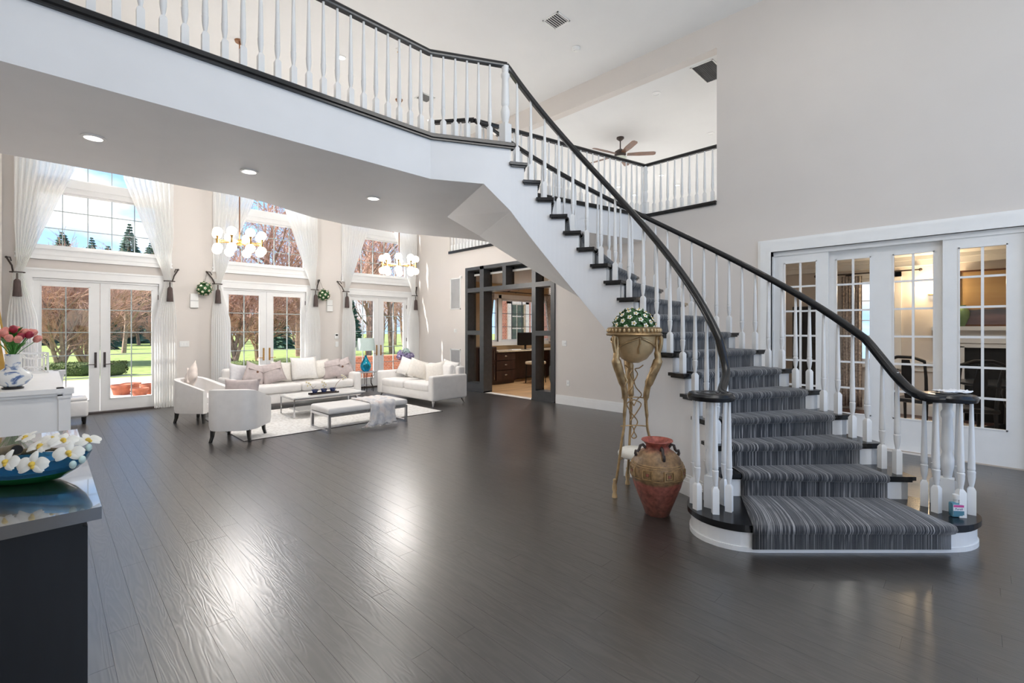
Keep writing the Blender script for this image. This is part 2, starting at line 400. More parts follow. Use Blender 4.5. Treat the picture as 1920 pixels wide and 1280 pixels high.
# ------------------------------------------------------------------ mesh helpers
class MB:
    def __init__(self, T=None):
        self.v = []; self.f = []; self.T = T
    def add(self, vs, fs):
        b = len(self.v)
        if self.T:
            vs = [self.T(*p) for p in vs]
        self.v += [tuple(p) for p in vs]
        self.f += [tuple(i + b for i in q) for q in fs]
        return self
    def box(self, x0, x1, y0, y1, z0, z1):
        return self.add([(x0, y0, z0), (x1, y0, z0), (x1, y1, z0), (x0, y1, z0), (x0, y0, z1), (x1, y0, z1), (x1, y1, z1), (x0, y1, z1)],
                        [(3, 2, 1, 0), (4, 5, 6, 7), (0, 1, 5, 4), (1, 2, 6, 5), (2, 3, 7, 6), (3, 0, 4, 7)])
    def obox(self, c, s, rz=0, tilt=0, taxis='X'):
        m = Matrix.Rotation(rz, 3, 'Z') @ Matrix.Rotation(tilt, 3, taxis)
        vs = []
        for dz in (-.5, .5):
            for dx, dy in ((-.5, -.5), (.5, -.5), (.5, .5), (-.5, .5)):
                p = m @ Vector((dx * s[0], dy * s[1], dz * s[2]))
                vs.append((c[0] + p.x, c[1] + p.y, c[2] + p.z))
        return self.add(vs, [(3, 2, 1, 0), (4, 5, 6, 7), (0, 1, 5, 4), (1, 2, 6, 5), (2, 3, 7, 6), (3, 0, 4, 7)])
    def rbox(self, c, s, bev=.03, seg=2, rz=0, tilt=0, taxis='X'):
        bm = bmesh.new()
        bmesh.ops.create_cube(bm, size=1)
        for q in bm.verts:
            q.co = Vector((q.co.x * s[0], q.co.y * s[1], q.co.z * s[2]))
        bmesh.ops.bevel(bm, geom=bm.edges[:] + bm.verts[:], offset=min(bev, min(s) * .49), segments=seg, profile=.5, affect='EDGES')
        m = Matrix.Rotation(rz, 3, 'Z') @ Matrix.Rotation(tilt, 3, taxis)
        bm.verts.ensure_lookup_table(); bm.verts.index_update()
        vs = [tuple(m @ q.co + Vector(c)) for q in bm.verts]
        fs = [tuple(q.index for q in f.verts) for f in bm.faces]
        bm.free()
        return self.add(vs, fs)
    def prism(self, poly, z0, z1):
        n = len(poly)
        vs = [(x, y, z0) for x, y in poly] + [(x, y, z1) for x, y in poly]
        fs = [tuple(range(n))[::-1], tuple(range(n, 2 * n))] + [(i, (i + 1) % n, n + (i + 1) % n, n + i) for i in range(n)]
        return self.add(vs, fs)
    def loft(self, loops, caps=True, closed=True):
        n = len(loops[0]); vs = [p for l in loops for p in l]; fs = []
        for k in range(len(loops) - 1):
            for i in range(n if closed else n - 1):
                j = (i + 1) % n
                fs.append((k * n + i, k * n + j, (k + 1) * n + j, (k + 1) * n + i))
        if caps and closed:
            fs.append(tuple(range(n))[::-1]); fs.append(tuple(range((len(loops) - 1) * n, len(loops) * n)))
        return self.add(vs, fs)
    def lathe(self, prof, c=(0, 0, 0), n=16, caps=True, sx=1, sy=1, a0=0):
        return self.loft([[(c[0] + r * sx * math.cos(a0 + 2 * PI * i / n), c[1] + r * sy * math.sin(a0 + 2 * PI * i / n), c[2] + z) for i in range(n)] for r, z in prof], caps)
    def tube(self, path, r, n=8, caps=True):
        path = [Vector(p) for p in path]; k = len(path)
        rs = r if isinstance(r, (list, tuple)) else [r] * k
        t0 = (path[1] - path[0]).normalized()
        up = Vector((0, 0, 1)) if abs(t0.z) < .9 else Vector((1, 0, 0))
        a = t0.cross(up).normalized(); loops = []
        for i in range(k):
            t = (path[min(i + 1, k - 1)] - path[max(i - 1, 0)])
            t = t.normalized() if t.length > 1e-9 else t0
            a = (a - t * a.dot(t))
            a = a.normalized() if a.length > 1e-6 else t.orthogonal().normalized()
            b = t.cross(a)
            loops.append([tuple(path[i] + (a * math.cos(2 * PI * j / n) + b * math.sin(2 * PI * j / n)) * rs[i]) for j in range(n)])
        return self.loft(loops, caps)
    def sweep(self, path, prof, caps=True):
        # profile points (side, up), up stays as vertical as the path allows
        path = [Vector(p) for p in path]; k = len(path); loops = []
        for i in range(k):
            t = (path[min(i + 1, k - 1)] - path[max(i - 1, 0)]).normalized()
            s = Vector((t.y, -t.x, 0)); s = s.normalized() if s.length > 1e-6 else Vector((1, 0, 0))
            u = s.cross(t).normalized()
            if u.z < 0: u = -u
            loops.append([tuple(path[i] + s * p + u * q) for p, q in prof])
        return self.loft(loops, caps)
    def sphere(self, c, r, nu=12, nv=8, sx=1, sy=1, sz=1, v0=0, v1=1):
        prof = []
        for j in range(nv + 1):
            a = PI * (v0 + (v1 - v0) * j / nv) - PI / 2
            prof.append((max(1e-4, r * math.cos(a)), r * math.sin(a) * sz))
        return self.lathe(prof, c, nu, True, sx, sy)
    def mesh(self, name, smooth=None, fix=True):
        me = bpy.data.meshes.new(name)
        me.from_pydata(self.v, [], self.f)
        if fix and len(self.f) < 30000:
            bm = bmesh.new(); bm.from_mesh(me)
            bmesh.ops.recalc_face_normals(bm, faces=bm.faces)
            bm.to_mesh(me); bm.free()
        if smooth:
            me.shade_smooth()
            me.set_sharp_from_angle(angle=R(smooth))
        return me
    def build(self, name, m, parent=None, smooth=None, fix=True, loc=None, rz=0):
        me = self.mesh(name, smooth, fix)
        return link(name, me, m, parent, loc, rz)

def link(name, me, m=None, parent=None, loc=None, rz=0):
    if m is not None and not me.materials:
        me.materials.append(MATS[m])
    o = bpy.data.objects.new(name, me)
    COL.objects.link(o)
    if parent: o.parent = parent
    if loc: o.location = loc
    if rz: o.rotation_euler = (0, 0, rz)
    return o
def tag(o, label=None, cat=None, group=None, kind=None):
    if label: o['label'] = label
    if cat: o['category'] = cat
    if group: o['group'] = group
    if kind: o['kind'] = kind
    return o
def thing(name, label, cat, loc=(0, 0, 0), rz=0, group=None, kind=None):
    o = bpy.data.objects.new(name, None)
    COL.objects.link(o)
    o.empty_display_size = .1
    o.location = loc; o.rotation_euler = (0, 0, rz)
    return tag(o, label, cat, group, kind)
def dup(root, loc, rz=0, label=None):
    r = root.copy(); COL.objects.link(r); r.location = loc; r.rotation_euler = (0, 0, rz)
    if label: r['label'] = label
    for ch in root.children:
        c = ch.copy(); COL.objects.link(c); c.parent = r
        for g in ch.children:
            d = g.copy(); COL.objects.link(d); d.parent = c
    return r
def holes(mb, horiz, pos0, pos1, u0, u1, z0, z1, hs):
    """wall with rectangular holes; horiz 'X': u is X and the wall is pos0..pos1 in Y; 'Y': the other way round"""
    us = sorted({u0, u1, *[h[0] for h in hs], *[h[1] for h in hs]}); zs = sorted({z0, z1, *[h[2] for h in hs], *[h[3] for h in hs]})
    for a, b in zip(us, us[1:]):
        run = None
        for c, d in zip(zs, zs[1:]):
            if any(h[0] <= a and b <= h[1] and h[2] <= c and d <= h[3] for h in hs):
                if run: _wb(mb, horiz, pos0, pos1, a, b, *run); run = None
            else:
                run = (run[0], d) if run else (c, d)
        if run: _wb(mb, horiz, pos0, pos1, a, b, *run)
def _wb(mb, horiz, p0, p1, a, b, c, d):
    if horiz == 'X': mb.box(a, b, p0, p1, c, d)
    else: mb.box(p0, p1, a, b, c, d)
def cam_xy(l, d):
    return ((d + l) / S2, (d - l) / S2)

# ------------------------------------------------------------------ sizes of the house
YA, XB, XC, YS = 11.82, 7.82, -.53, -3.2
ZC, Z2, ZS = 6.67, 3.697, 3.23
TN = lambda u, n, z: (u, YA - n, z)          # north wall: u to the right, n into the room
TE = lambda u, n, z: (XB - n, -u, z)         # east wall
DOORX = [.733, 3.68, 6.59]

# ================================================================== SETTING
fl = MB().box(XC - .2, XB + .2, YS - .2, YA + .2, -.16, -.02).build('floor', 'black_wood')
tag(fl, 'dark stained oak plank floor running through hall and living room', 'floor', kind='structure')
PW = .127
def floor_planks():
    rnd = random.Random(3); planks = []; meshes = {}
    x = XC
    while x < XB - .01:
        y = YS - rnd.random() * 1.6
        w_ = min(PW, XB - x)
        while y < YA:
            ln = rnd.choice((1.3, 1.7, 2.1, 2.5))
            y1 = min(y + ln, YA)
            planks.append((x, max(y, YS), w_, y1 - max(y, YS)))
            y += ln
        x += PW
    def size(p):
        cx, cy_ = p[0] + p[2] / 2, p[1] + p[3] / 2
        d = (cx + cy_) / S2; l = (cx - cy_) / S2
        if d < 1.9 or abs(l / d) > 1.2: return 0
        return p[2] * p[3] / d ** 3
    planks.sort(key=size, reverse=True)
    rest = MB()
    for i, (px, py, w_, ln) in enumerate(planks):
        if i < 290 and size((px, py, w_, ln)) > 0:
            key = (round(w_, 3), round(ln, 3))
            if key not in meshes:
                meshes[key] = MB().add([(.0002, .0002, -.02), (w_ - .0002, .0002, -.02), (w_ - .0002, ln - .0002, -.02), (.0002, ln - .0002, -.02),
                                        (.0006, .0006, 0), (w_ - .0006, .0006, 0), (w_ - .0006, ln - .0006, 0), (.0006, ln - .0006, 0)],
                                       [(3, 2, 1, 0), (4, 5, 6, 7), (0, 1, 5, 4), (1, 2, 6, 5), (2, 3, 7, 6), (3, 0, 4, 7)]).mesh('plank')
            link('plank', meshes[key], 'dark_oak', fl, (px, py, 0))
        else:
            rest.box(px + .0004, px + w_ - .0004, py + .0004, py + ln - .0004, -.02, 0)
    tag(rest.build('far_planks', 'dark_oak', fl), kind='stuff')
floor_planks()

# north wall with three french doors and three tall windows above them
mb = MB(); hs = []
for c in DOORX:
    hs += [(c - .925, c + .925, 0, 2.52), (c - .97, c + .97, 3.05, 5.8)]
holes(mb, 'X', YA, YA + .22, XC - .2, XB + .2, -.1, ZC, hs)
tag(mb.build('wall_north', 'wall_paint'), 'greige wall holding the three garden doors and tall windows', 'wall', kind='structure')
mb = MB(); holes(mb, 'Y', XB, XB + .2, YS - .2, YA, -.1, ZC, [(-.42, 2.22, 0, 2.765), (6.49, 9.53, 0, 3.2), (3.046, 10.24, Z2, 6.24)])
tag(mb.build('wall_east', 'wall_paint'), 'tall greige wall with sliding doors, study entrance and upper opening', 'wall', kind='structure')
tag(MB().box(XC - .2, XC, YS - .2, YA, -.1, ZC).build('wall_west', 'wall_paint'), 'greige side wall behind the white console', 'wall', kind='structure')
mb = MB(); holes(mb, 'X', YS - .2, YS, XC, XB, -.1, ZC, [(.2, 7.2, .25, 6.2)])
tag(mb.build('wall_south', 'wall_paint'), 'front wall of the hall with an added entrance window', 'wall', kind='structure')
tag(MB().box(XC - .2, XB + .2, YS - .2, YA + .22, ZC, ZC + .15).build('ceiling', 'ceiling_paint'), 'high white ceiling over hall and living room', 'ceiling', kind='structure')
# unseen entrance window, added behind the viewer to let in sky light
wd = thing('window_4', 'added tall entrance window in the unseen front wall', 'window', kind='structure')
f = MB()
for x in (.2, 1.95, 3.7, 5.45, 7.14): f.box(x, x + .06, YS - .14, YS - .06, .25, 6.2)
for z in (.25, 2.4, 4.3, 6.14): f.box(.2, 7.2, YS - .14, YS - .06, z, z + .06)
f.build('window_frame', 'trim_white', wd)
MB().box(.22, 7.18, YS - .11, YS - .1, .27, 6.18).build('pane', 'window_glass', wd)

# ---- bridge slab across the room, with its landing at the stair head
C0 = (3.127, 2.541); RI, RO = 1.383, 2.862; NR = 19; RISE = Z2 / NR
TH19, DTH = 63.0, 6.534
def th(k): return R(TH19 - DTH * (NR - k))
def pol(r, a): return (C0[0] + r * math.cos(a), C0[1] + r * math.sin(a))
P_in, P_out = pol(RI, th(19)), pol(RO, th(19))
tx, ty = -math.sin(th(19)), math.cos(th(19))
P_bend = (2.95, 4.2)
far = [(7.82, 6.35), (5.44, 6.5), (4.86, 6.71), (4.46, 6.86), (3.95, 6.96), (3.3, 6.97), (2.75, 6.86), (2.3, 6.64), (1.95, 6.47), (1.6, 6.41), (XC, 6.41)]
SLAB = [(XC, 4.2), P_bend, P_in, P_out, (XB, 4.34)] + far
br = MB().prism(SLAB, ZS, Z2).build('bridge_slab', 'white_paint')
tag(br, 'white upper bridge with curved edge crossing the room to the stair head', 'bridge', kind='structure')
# sloped ceiling piece where the stair soffit meets the flat bridge
DROP = .75
J1, J2 = (P_in[0] + tx * .32, P_in[1] + ty * .32), (4.12, 5.45)
zt = Z2 - DROP
mb = MB().add([(P_in[0], P_in[1], zt), (P_out[0], P_out[1], zt), (J2[0], J2[1], ZS), (J1[0], J1[1], ZS), (P_in[0], P_in[1], ZS + .02), (P_out[0], P_out[1], ZS + .02), (J2[0], J2[1], ZS + .02), (J1[0], J1[1], ZS + .02)],
              [(0, 1, 2, 3), (4, 5, 6, 7), (0, 1, 5, 4), (1, 2, 6, 5), (2, 3, 7, 6), (3, 0, 4, 7)])
mb.build('stair_soffit_wedge', 'white_paint', br)
# upper floor beyond the east wall
lf = MB().box(XB + .2, 17, 2.4, 11, ZS, Z2).build('loft_floor', 'white_paint'); tag(lf, 'white edged floor of the loft beyond the railing', 'floor', kind='structure')
mb = MB().box(XB + .2, 17, 2.4, 11, 6.24, 6.4)
tag(mb.build('loft_ceiling', 'ceiling_paint'), 'white loft ceiling with fan and recessed lights', 'ceiling', kind='structure')
mb = MB(); mb.box(17, 17.15, 2.4, 11, Z2, 6.24); mb.box(XB + .2, 17, 11, 11.15, Z2, 6.24); mb.box(XB + .2, 17, 2.25, 2.4, Z2, 6.24)
mb.box(16.94, 17, 2.4, 11, 4.6, 4.68); mb.box(16.94, 17, 2.4, 11, Z2, 3.9); mb.box(16.9, 17, 2.4, 11, 6.12, 6.24)
tag(mb.build('wall_loft', 'white_paint'), 'white loft walls with moulding seen behind the upper railing', 'wall', kind='structure')

# baseboards
bb = MB()
def base_strip(mb, x0, y0, x1, y1, h=.19, t=.02):
    dx, dy = x1 - x0, y1 - y0; ln = math.hypot(dx, dy); a = math.atan2(dy, dx)
    cx, cy_ = (x0 + x1) / 2, (y0 + y1) / 2
    mb.obox((cx, cy_, h * .36), (ln, t * 1.6, h * .72), a); mb.obox((cx, cy_, h * .8), (ln, t * 1.2, h * .18), a); mb.obox((cx, cy_, h * .94), (ln, t * .7, h * .12), a)
base_strip(bb, XB - .012, 6.46, XB - .012, 2.44)
base_strip(bb, XB - .012, YA, XB - .012, 9.56)
tag(bb.build('baseboard_east', 'trim_white'), 'white moulded baseboard along the wall beside the study', 'baseboard', kind='structure')
bb = MB()
for a, b in ((-.5, -.36), (1.83, 2.58), (4.78, 5.49), (7.69, 7.8)):
    base_strip(bb, a, YA - .012, b, YA - .012)
tag(bb.build('baseboard_north', 'trim_white'), 'white moulded baseboard between the garden doors', 'baseboard', kind='structure')

# ---- french doors (door_1..3) and windows (window_1..3) of the north wall
pane_cache = {}
def pane(u0, u1, n, z0, z1, T, parent, m='window_glass'):
    MB(T).box(u0, u1, n - .004, n + .004, z0, z1).build('pane', m, parent)
def bar(u0, u1, n0, n1, z0, z1, T, parent, m='trim_white', name='muntin'):
    MB(T).box(u0, u1, n0, n1, z0, z1).build(name, m, parent)
def glazed_leaf(name, u0, u1, z0, z1, g, rows, cols, T, parent, m='trim_white', n0=-.09, n1=-.045, mw=.016, mm='trim_white', gm='window_glass'):
    gu0, gu1, gz0, gz1 = g
    f = MB(T)
    f.box(u0, gu0, n0, n1, z0, z1); f.box(gu1, u1, n0, n1, z0, z1); f.box(gu0, gu1, n0, n1, z0, gz0); f.box(gu0, gu1, n0, n1, gz1, z1)
    for a, b, c, d in ((gu0, gu0 + .014, gz0, gz1), (gu1 - .014, gu1, gz0, gz1), (gu0, gu1, gz0, gz0 + .014), (gu0, gu1, gz1 - .014, gz1)):
        f.box(a, b, n0 + .006, n1 + .008, c, d)
    leaf = f.build(name, m, parent)
    nm = (n0 + n1) / 2
    cw = (gu1 - gu0) / cols; rh = (gz1 - gz0) / rows
    for i in range(1, cols):
        bar(gu0 + i * cw - mw / 2, gu0 + i * cw + mw / 2, nm - .012, nm + .016, gz0, gz1, T, leaf, mm)
    for j in range(1, rows):
        bar(gu0, gu1, nm - .011, nm + .014, gz0 + j * rh - mw / 2, gz0 + j * rh + mw / 2, T, leaf, mm)
    for i in range(cols):
        for j in range(rows):
            pane(gu0 + i * cw + mw / 2, gu0 + (i + 1) * cw - mw / 2, nm, gz0 + j * rh + mw / 2, gz0 + (j + 1) * rh - mw / 2, T, leaf, gm)
    return leaf
mat('muntin_grey', (.40, .45, .44), .4, var=.05)
WHERE = ['beside the white console', 'behind the long sofa', 'behind the table lamp']
for i, c in enumerate(DOORX):
    d = thing('door_%d' % (i + 1), 'pair of white glazed garden doors ' + WHERE[i], 'door', kind='structure')
    cs = MB(TN)
    for a, b in ((c - 1.06, c - .9), (c + .9, c + 1.06)): cs.box(a, b, -.02, .02, 0, 2.52); cs.box(a + .02, b - .02, .02, .032, 0, 2.52)
    cs.box(c - 1.06, c + 1.06, -.02, .022, 2.52, 2.69); cs.box(c - 1.08, c + 1.08, 0, .04, 2.655, 2.69)
    cs.build('casing', 'trim_white', d)
    fr = MB(TN); fr.box(c - .925, c - .895, -.2, -.02, 0, 2.52); fr.box(c + .895, c + .925, -.2, -.02, 0, 2.52); fr.box(c - .925, c + .925, -.2, -.02, 2.48, 2.52)
    fr.build('door_frame', 'trim_white', d)
    MB(TN).box(c - .925, c + .925, -.2, .05, 0, .03).build('threshold', 'bronze', d)
    for s in (-1, 1):
        u0, u1 = (c - .893, c - .004) if s < 0 else (c + .004, c + .893)
        g = (c - .80, c - .145, .255, 2.395) if s < 0 else (c + .135, c + .80, .255, 2.395)
        leaf = glazed_leaf('door_leaf', u0, u1, .035, 2.478, g, 5, 2, TN, d, mm='muntin_grey')
        hx = c + s * .065
        hm = MB(TN).box(hx - .018, hx + .018, -.05, -.036, .87, 1.16)
        hm.tube([(hx, -.036, .93), (hx, .0, .93), (hx + s * .10, .004, .935), (hx + s * .125, .0, .93)], .008, 6)
        hm.build('handle', 'brass' if i else 'bronze', leaf, 40)
    for z in (.35, 1.25, 2.2):
        MB(TN).box(c + .885, c + .905, -.045, -.028, z, z + .1).build('hinge', 'bronze', d)
    wn = thing('window_%d' % (i + 1), 'tall white upper window above the garden doors ' + WHERE[i], 'window', kind='structure')
    cs = MB(TN)
    for a, b, s in ((c - 1.105, c - .955, 1), (c + .955, c + 1.105, -1)):
        cs.box(a, b, 0, .022, 2.85, 5.95)
        o_ = a if s > 0 else b
        cs.box(min(o_, o_ + s * .05), max(o_, o_ + s * .05), .022, .04, 2.85, 5.95)
    cs.box(c - 1.105, c + 1.105, 0, .025, 2.85, 3.06); cs.box(c - 1.12, c + 1.12, 0, .05, 2.85, 2.885); cs.box(c - 1.12, c + 1.12, 0, .038, 2.93, 2.955); cs.box(c - 1.0, c + 1.0, 0, .06, 3.035, 3.065)
    cs.box(c - 1.105, c + 1.105, 0, .03, 5.8, 5.95)
    cs.build('casing', 'trim_white', wn)
    MB(TN).box(c - .97, c + .97, -.2, .03, 4.10, 4.34).box(c - .97, c + .97, -.2, .05, 4.19, 4.25).build('transom_bar', 'trim_white', wn)
    fr = MB(TN)
    for a, b in ((c - .97, c - .90), (c + .90, c + .97)): fr.box(a, b, -.2, -.02, 3.06, 5.8)
    fr.box(c - .97, c + .97, -.2, -.02, 3.05, 3.09); fr.box(c - .97, c + .97, -.2, -.02, 5.74, 5.8)
    fr.build('window_frame', 'trim_white', wn)
    for z0, z1, rows in ((3.09, 4.10, 3), (4.34, 5.74, 4)):
        glazed_leaf('sash', c - .90, c + .90, z0, z1, (c - .86, c + .86, z0 + .02, z1 - .02), rows, 5, TN, wn, mm='muntin_grey', mw=.014)

# ---- sliding doors of the dining room
d = thing('door_5', 'four white sliding doors with small glass panes to the dining room', 'door', kind='structure')
cs = MB(TE)
for k, (w_, n_) in enumerate(((.19, .03), (.15, .055), (.10, .035), (.05, .062))):
    o_ = .19 - w_
    cs.box(-2.22 - w_, -2.22, 0, n_, 0, 2.765 + w_); cs.box(.42, .42 + w_, 0, n_, 0, 2.765 + w_); cs.box(-2.22, .42, 0, n_, 2.765, 2.765 + w_)
cs.box(-2.22, .42, -.2, 0, 2.70, 2.765); cs.box(-2.22, -2.2, -.2, 0, 0, 2.765); cs.box(.4, .42, -.2, 0, 0, 2.765)
cs.build('casing', 'trim_white', d)
SL = [(-2.20, -1.50, -.06, -.02, (-2.06, -1.64)), (-1.53, -.92, -.15, -.11, (-1.43, -1.03)), (-.92, -.28, -.15, -.11, (-.80, -.39)), (-.31, .40, -.06, -.02, (-.17, .243))]
for u0, u1, n0, n1, (g0, g1) in SL:
    leaf = glazed_leaf('sliding_door', u0, u1, .012, 2.70, (g0, g1, .42, 2.59), 6, 2, TE, d, n0=n0, n1=n1, mw=.026, gm='smoke_glass')

# ---- dark framed entrance of the study
d = thing('door_4', 'dark framed glazed entrance of the study', 'door', kind='structure')
def post(u0, u1, z0, z1, name='frame_post', n0=-.26, n1=.03): MB(TE).box(u0, u1, n0, n1, z0, z1).build(name, 'dark_frame', d)
post(-9.53, -9.43, 0, 3.2); post(-8.95, -8.80, 0, 3.2); post(-7.16, -7.04, 0, 3.2); post(-6.60, -6.49, 0, 3.2)
post(-9.43, -6.60, 3.12, 3.2, 'frame_rail'); post(-9.43, -8.95, 2.55, 2.66, 'frame_rail'); post(-8.80, -7.16, 2.55, 2.66, 'frame_rail'); post(-7.04, -6.60, 2.55, 2.66, 'frame_rail')
post(-8.12, -8.0, 2.66, 3.12, 'frame_rail')
for a, b in ((-9.43, -8.95), (-7.04, -6.60)):
    post(a, b, 1.455, 1.565, 'frame_rail'); post(a, b, 0, .225, 'frame_rail')
for a, b, c_, e_ in ((-9.43, -8.95, .225, 1.455), (-9.43, -8.95, 1.565, 2.55), (-7.04, -6.60, .225, 1.455), (-7.04, -6.60, 1.565, 2.55), (-9.43, -8.95, 2.66, 3.12), (-8.80, -8.12, 2.66, 3.12), (-8.0, -7.16, 2.66, 3.12), (-7.04, -6.60, 2.66, 3.12)):
    pane(a, b, -.2, c_, e_, TE, d, 'smoke_glass')
post(-9.53, -8.80, 0, .03, 'sill', -.26, .045); post(-7.16, -6.49, 0, .03, 'sill', -.26, .045)

# ================================================================== BALUSTERS AND RAILS
BAL = {}
def baluster_mesh(h, s=1.0):
    key = (round(h, 2), s)
    if key in BAL: return BAL[key]
    q = .024 * s; bh = .185; m = MB()
    m.loft([[(-q, -q, 0), (q, -q, 0), (q, q, 0), (-q, q, 0)], [(-q, -q, bh), (q, -q, bh), (q, q, bh), (-q, q, bh)], [(-q * .55, -q * .55, bh + .022), (q * .55, -q * .55, bh + .022), (q * .55, q * .55, bh + .022), (-q * .55, q * .55, bh + .022)]])
    pr = [(.013, bh + .012), (.013, bh + .03), (.019, bh + .06), (.0235, bh + .10), (.0235, bh + .125), (.0245, bh + .13), (.0245, bh + .142), (.019, bh + .146), (.0225, bh + .155), (.0225, bh + .17), (.011, h)]
    m.lathe([(r * s, z) for r, z in pr], n=10)
    BAL[key] = m.mesh('baluster', 40); BAL[key].materials.append(MATS['trim_white'])
    return BAL[key]
def newel_mesh(h, s):
    key = ('n', round(h, 2), s)
    if key in BAL: return BAL[key]
    m = MB(); q = .05 * s
    m.box(-q, q, -q, q, 0, .25)
    m.lathe([(q * .6, .25), (q * .75, .28), (q, .34), (q * 1.05, .40), (q * .7, .45), (q * .95, .48), (q * .95, .52), (q * .75, h - .14), (q * 1.0, h - .12), (q * 1.0, h - .09), (q * .7, h - .07), (q * .9, h)], n=14)
    BAL[key] = m.mesh('newel_post', 40); BAL[key].materials.append(MATS['trim_white'])
    return BAL[key]
RAILP = [(-.028, -.03), (.028, -.03), (.034, -.012), (.034, .004), (.024, .022), (.010, .03), (-.010, .03), (-.024, .022), (-.034, .004), (-.034, -.012)]
NOSEP = [(-.045, -.045), (.03, -.045), (.03, -.03), (.045, -.02), (.045, .014), (.035, .022), (-.045, .022)]
RH = .93
def run_points(pts, step):
    res = []; tot = 0; segs = []
    for a, b in zip(pts, pts[1:]):
        ln = math.hypot(b[0] - a[0], b[1] - a[1]); segs.append((a, b, ln)); tot += ln
    n = max(1, round(tot / step)); 
    for i in range(n):
        s = (i + .5) * tot / n
        for a, b, ln in segs:
            if s <= ln: res.append((a[0] + (b[0] - a[0]) * s / ln, a[1] + (b[1] - a[1]) * s / ln)); break
            s -= ln
    return res
def smooth_path(pts, n=6):
    out_ = []
    P = [Vector(p) for p in pts]
    for i in range(len(P) - 1):
        p0, p1, p2, p3 = P[max(i - 1, 0)], P[i], P[i + 1], P[min(i + 2, len(P) - 1)]
        for j in range(n):
            t = j / n
            out_.append(tuple(.5 * ((2 * p1) + (-p0 + p2) * t + (2 * p0 - 5 * p1 + 4 * p2 - p3) * t * t + (-p0 + 3 * p1 - 3 * p2 + p3) * t ** 3)))
    out_.append(tuple(P[-1]))
    return out_
def balustrade(label, pts, z, step=.132, newels=(), rail_ext=None, nose=True):
    b = thing('balustrade', label, 'railing')
    for x, y in run_points(pts, step):
        if any(math.hypot(x - nx, y - ny) < .06 for nx, ny in newels): continue
        link('baluster', baluster_mesh(RH - .03), None, b, (x, y, z))
    for x, y in newels:
        link('newel_post', newel_mesh(RH - .02, 1.0), None, b, (x, y, z))
    MB().sweep([(x, y, z + RH) for x, y in (rail_ext or pts)], RAILP).build('handrail', 'black_lacquer', b, 35)
    return b
# bridge
bl = balustrade('long white balustrade with black handrail along the near edge of the bridge', [(XC + .02, 4.24), (2.96, 4.24), (P_in[0] - .02, P_in[1] + .05)], Z2, newels=[(P_in[0] - .03, P_in[1] + .06)])
MB().sweep([(XC, 4.2, Z2), (2.95, 4.2, Z2), (P_in[0], P_in[1], Z2), (P_in[0] + .03, P_in[1] - .016, Z2)], NOSEP).build('nosing', 'black_lacquer', bl, 35)
# landing and loft
corner = (XB - .03, 4.37)
bl = balustrade('white balustrade with black handrail around the loft opening', [(XB + .03, 3.06), (XB + .03, 4.36), (P_out[0] + .05, P_out[1] + .06)], Z2, newels=[(XB + .03, 4.36)],
                rail_ext=[(XB + .03, 3.06), (XB + .03, 4.36), (6.6, 4.66), (5.5, 4.9), (P_out[0] + .06, P_out[1] + .05)])
MB().sweep([(XB, 3.05, Z2), (XB, 4.34, Z2), (P_out[0], P_out[1], Z2)], [(-p, q) for p, q in NOSEP]).build('nosing', 'black_lacquer', bl, 35)
bl = balustrade('short return of white balusters behind the stair head newel', [(P_out[0] - .05, P_out[1] + .06), (3.98, 5.68)], Z2)
# upper hall over the study
bl = balustrade('white balustrade in the upper opening above the study entrance', [(XB + .03, 7.0), (XB + .03, 10.23)], Z2)
MB().sweep([(XB, 6.4, Z2), (XB, 10.24, Z2)], NOSEP).build('nosing', 'black_lacquer', bl, 35)

# ================================================================== STAIRCASE
st = thing('staircase', 'curved white staircase with black treads and sweeping black handrails', 'staircase', (C0[0], C0[1], 0))
def lp(r, a): return (r * math.cos(a), r * math.sin(a))
def sector(r0, r1, a0, a1, n=4):
    return [lp(r0, a0 + (a1 - a0) * i / n) for i in range(n + 1)] + [lp(r1, a1 + (a0 - a1) * i / n) for i in range(n + 1)]
def skew_sector(r0, r1, a0, a1, l0, l1, n=4):
    """sector whose straight front and back edges are pushed out by lengths l0 and l1"""
    return [lp(r0, (a0 - l0 / r0) + ((a1 + l1 / r0) - (a0 - l0 / r0)) * i / n) for i in range(n + 1)] + [lp(r1, (a1 + l1 / r1) + ((a0 - l0 / r1) - (a1 + l1 / r1)) * i / n) for i in range(n + 1)]
def l2(l, d):
    x, y = cam_xy(l, d); return (x - C0[0], y - C0[1])
CURT = [(1.75, 3.33), (1.62, 3.355), (1.50, 3.43), (1.42, 3.54), (1.395, 3.66), (1.42, 3.78), (1.49, 3.90), (1.64, 4.02), (2.4, 4.25), (3.22, 4.05), (3.42, 3.86), (3.52, 3.74), (3.56, 3.62), (3.53, 3.51), (3.43, 3.41), (3.28, 3.345), (3.10, 3.33)]
CURT = [p[:2] for p in smooth_path([(l, d_, 0) for l, d_ in CURT[:8]], 3)] + CURT[8:9] + [p[:2] for p in smooth_path([(l, d_, 0) for l, d_ in CURT[9:]], 3)]
def shrink(poly, q):
    cx = sum(p[0] for p in poly) / len(poly); cy_ = sum(p[1] for p in poly) / len(poly)
    r = []
    for l, d_ in poly:
        v = Vector((l - cx, d_ - cy_)); k = max(.0, 1 - q / max(v.length, .01)); r.append((cx + v.x * k, cy_ + v.y * k))
    return r
MB().prism([l2(*p) for p in CURT], RISE - .04, RISE).prism([l2(*p) for p in shrink(CURT, .018)], RISE - .055, RISE - .04).build('tread', 'black_lacquer', st)
MB().prism([l2(*p) for p in shrink(CURT, .03)], .0, RISE - .05).prism([l2(*p) for p in shrink(CURT, .018)], .0, .035).build('riser', 'trim_white', st)
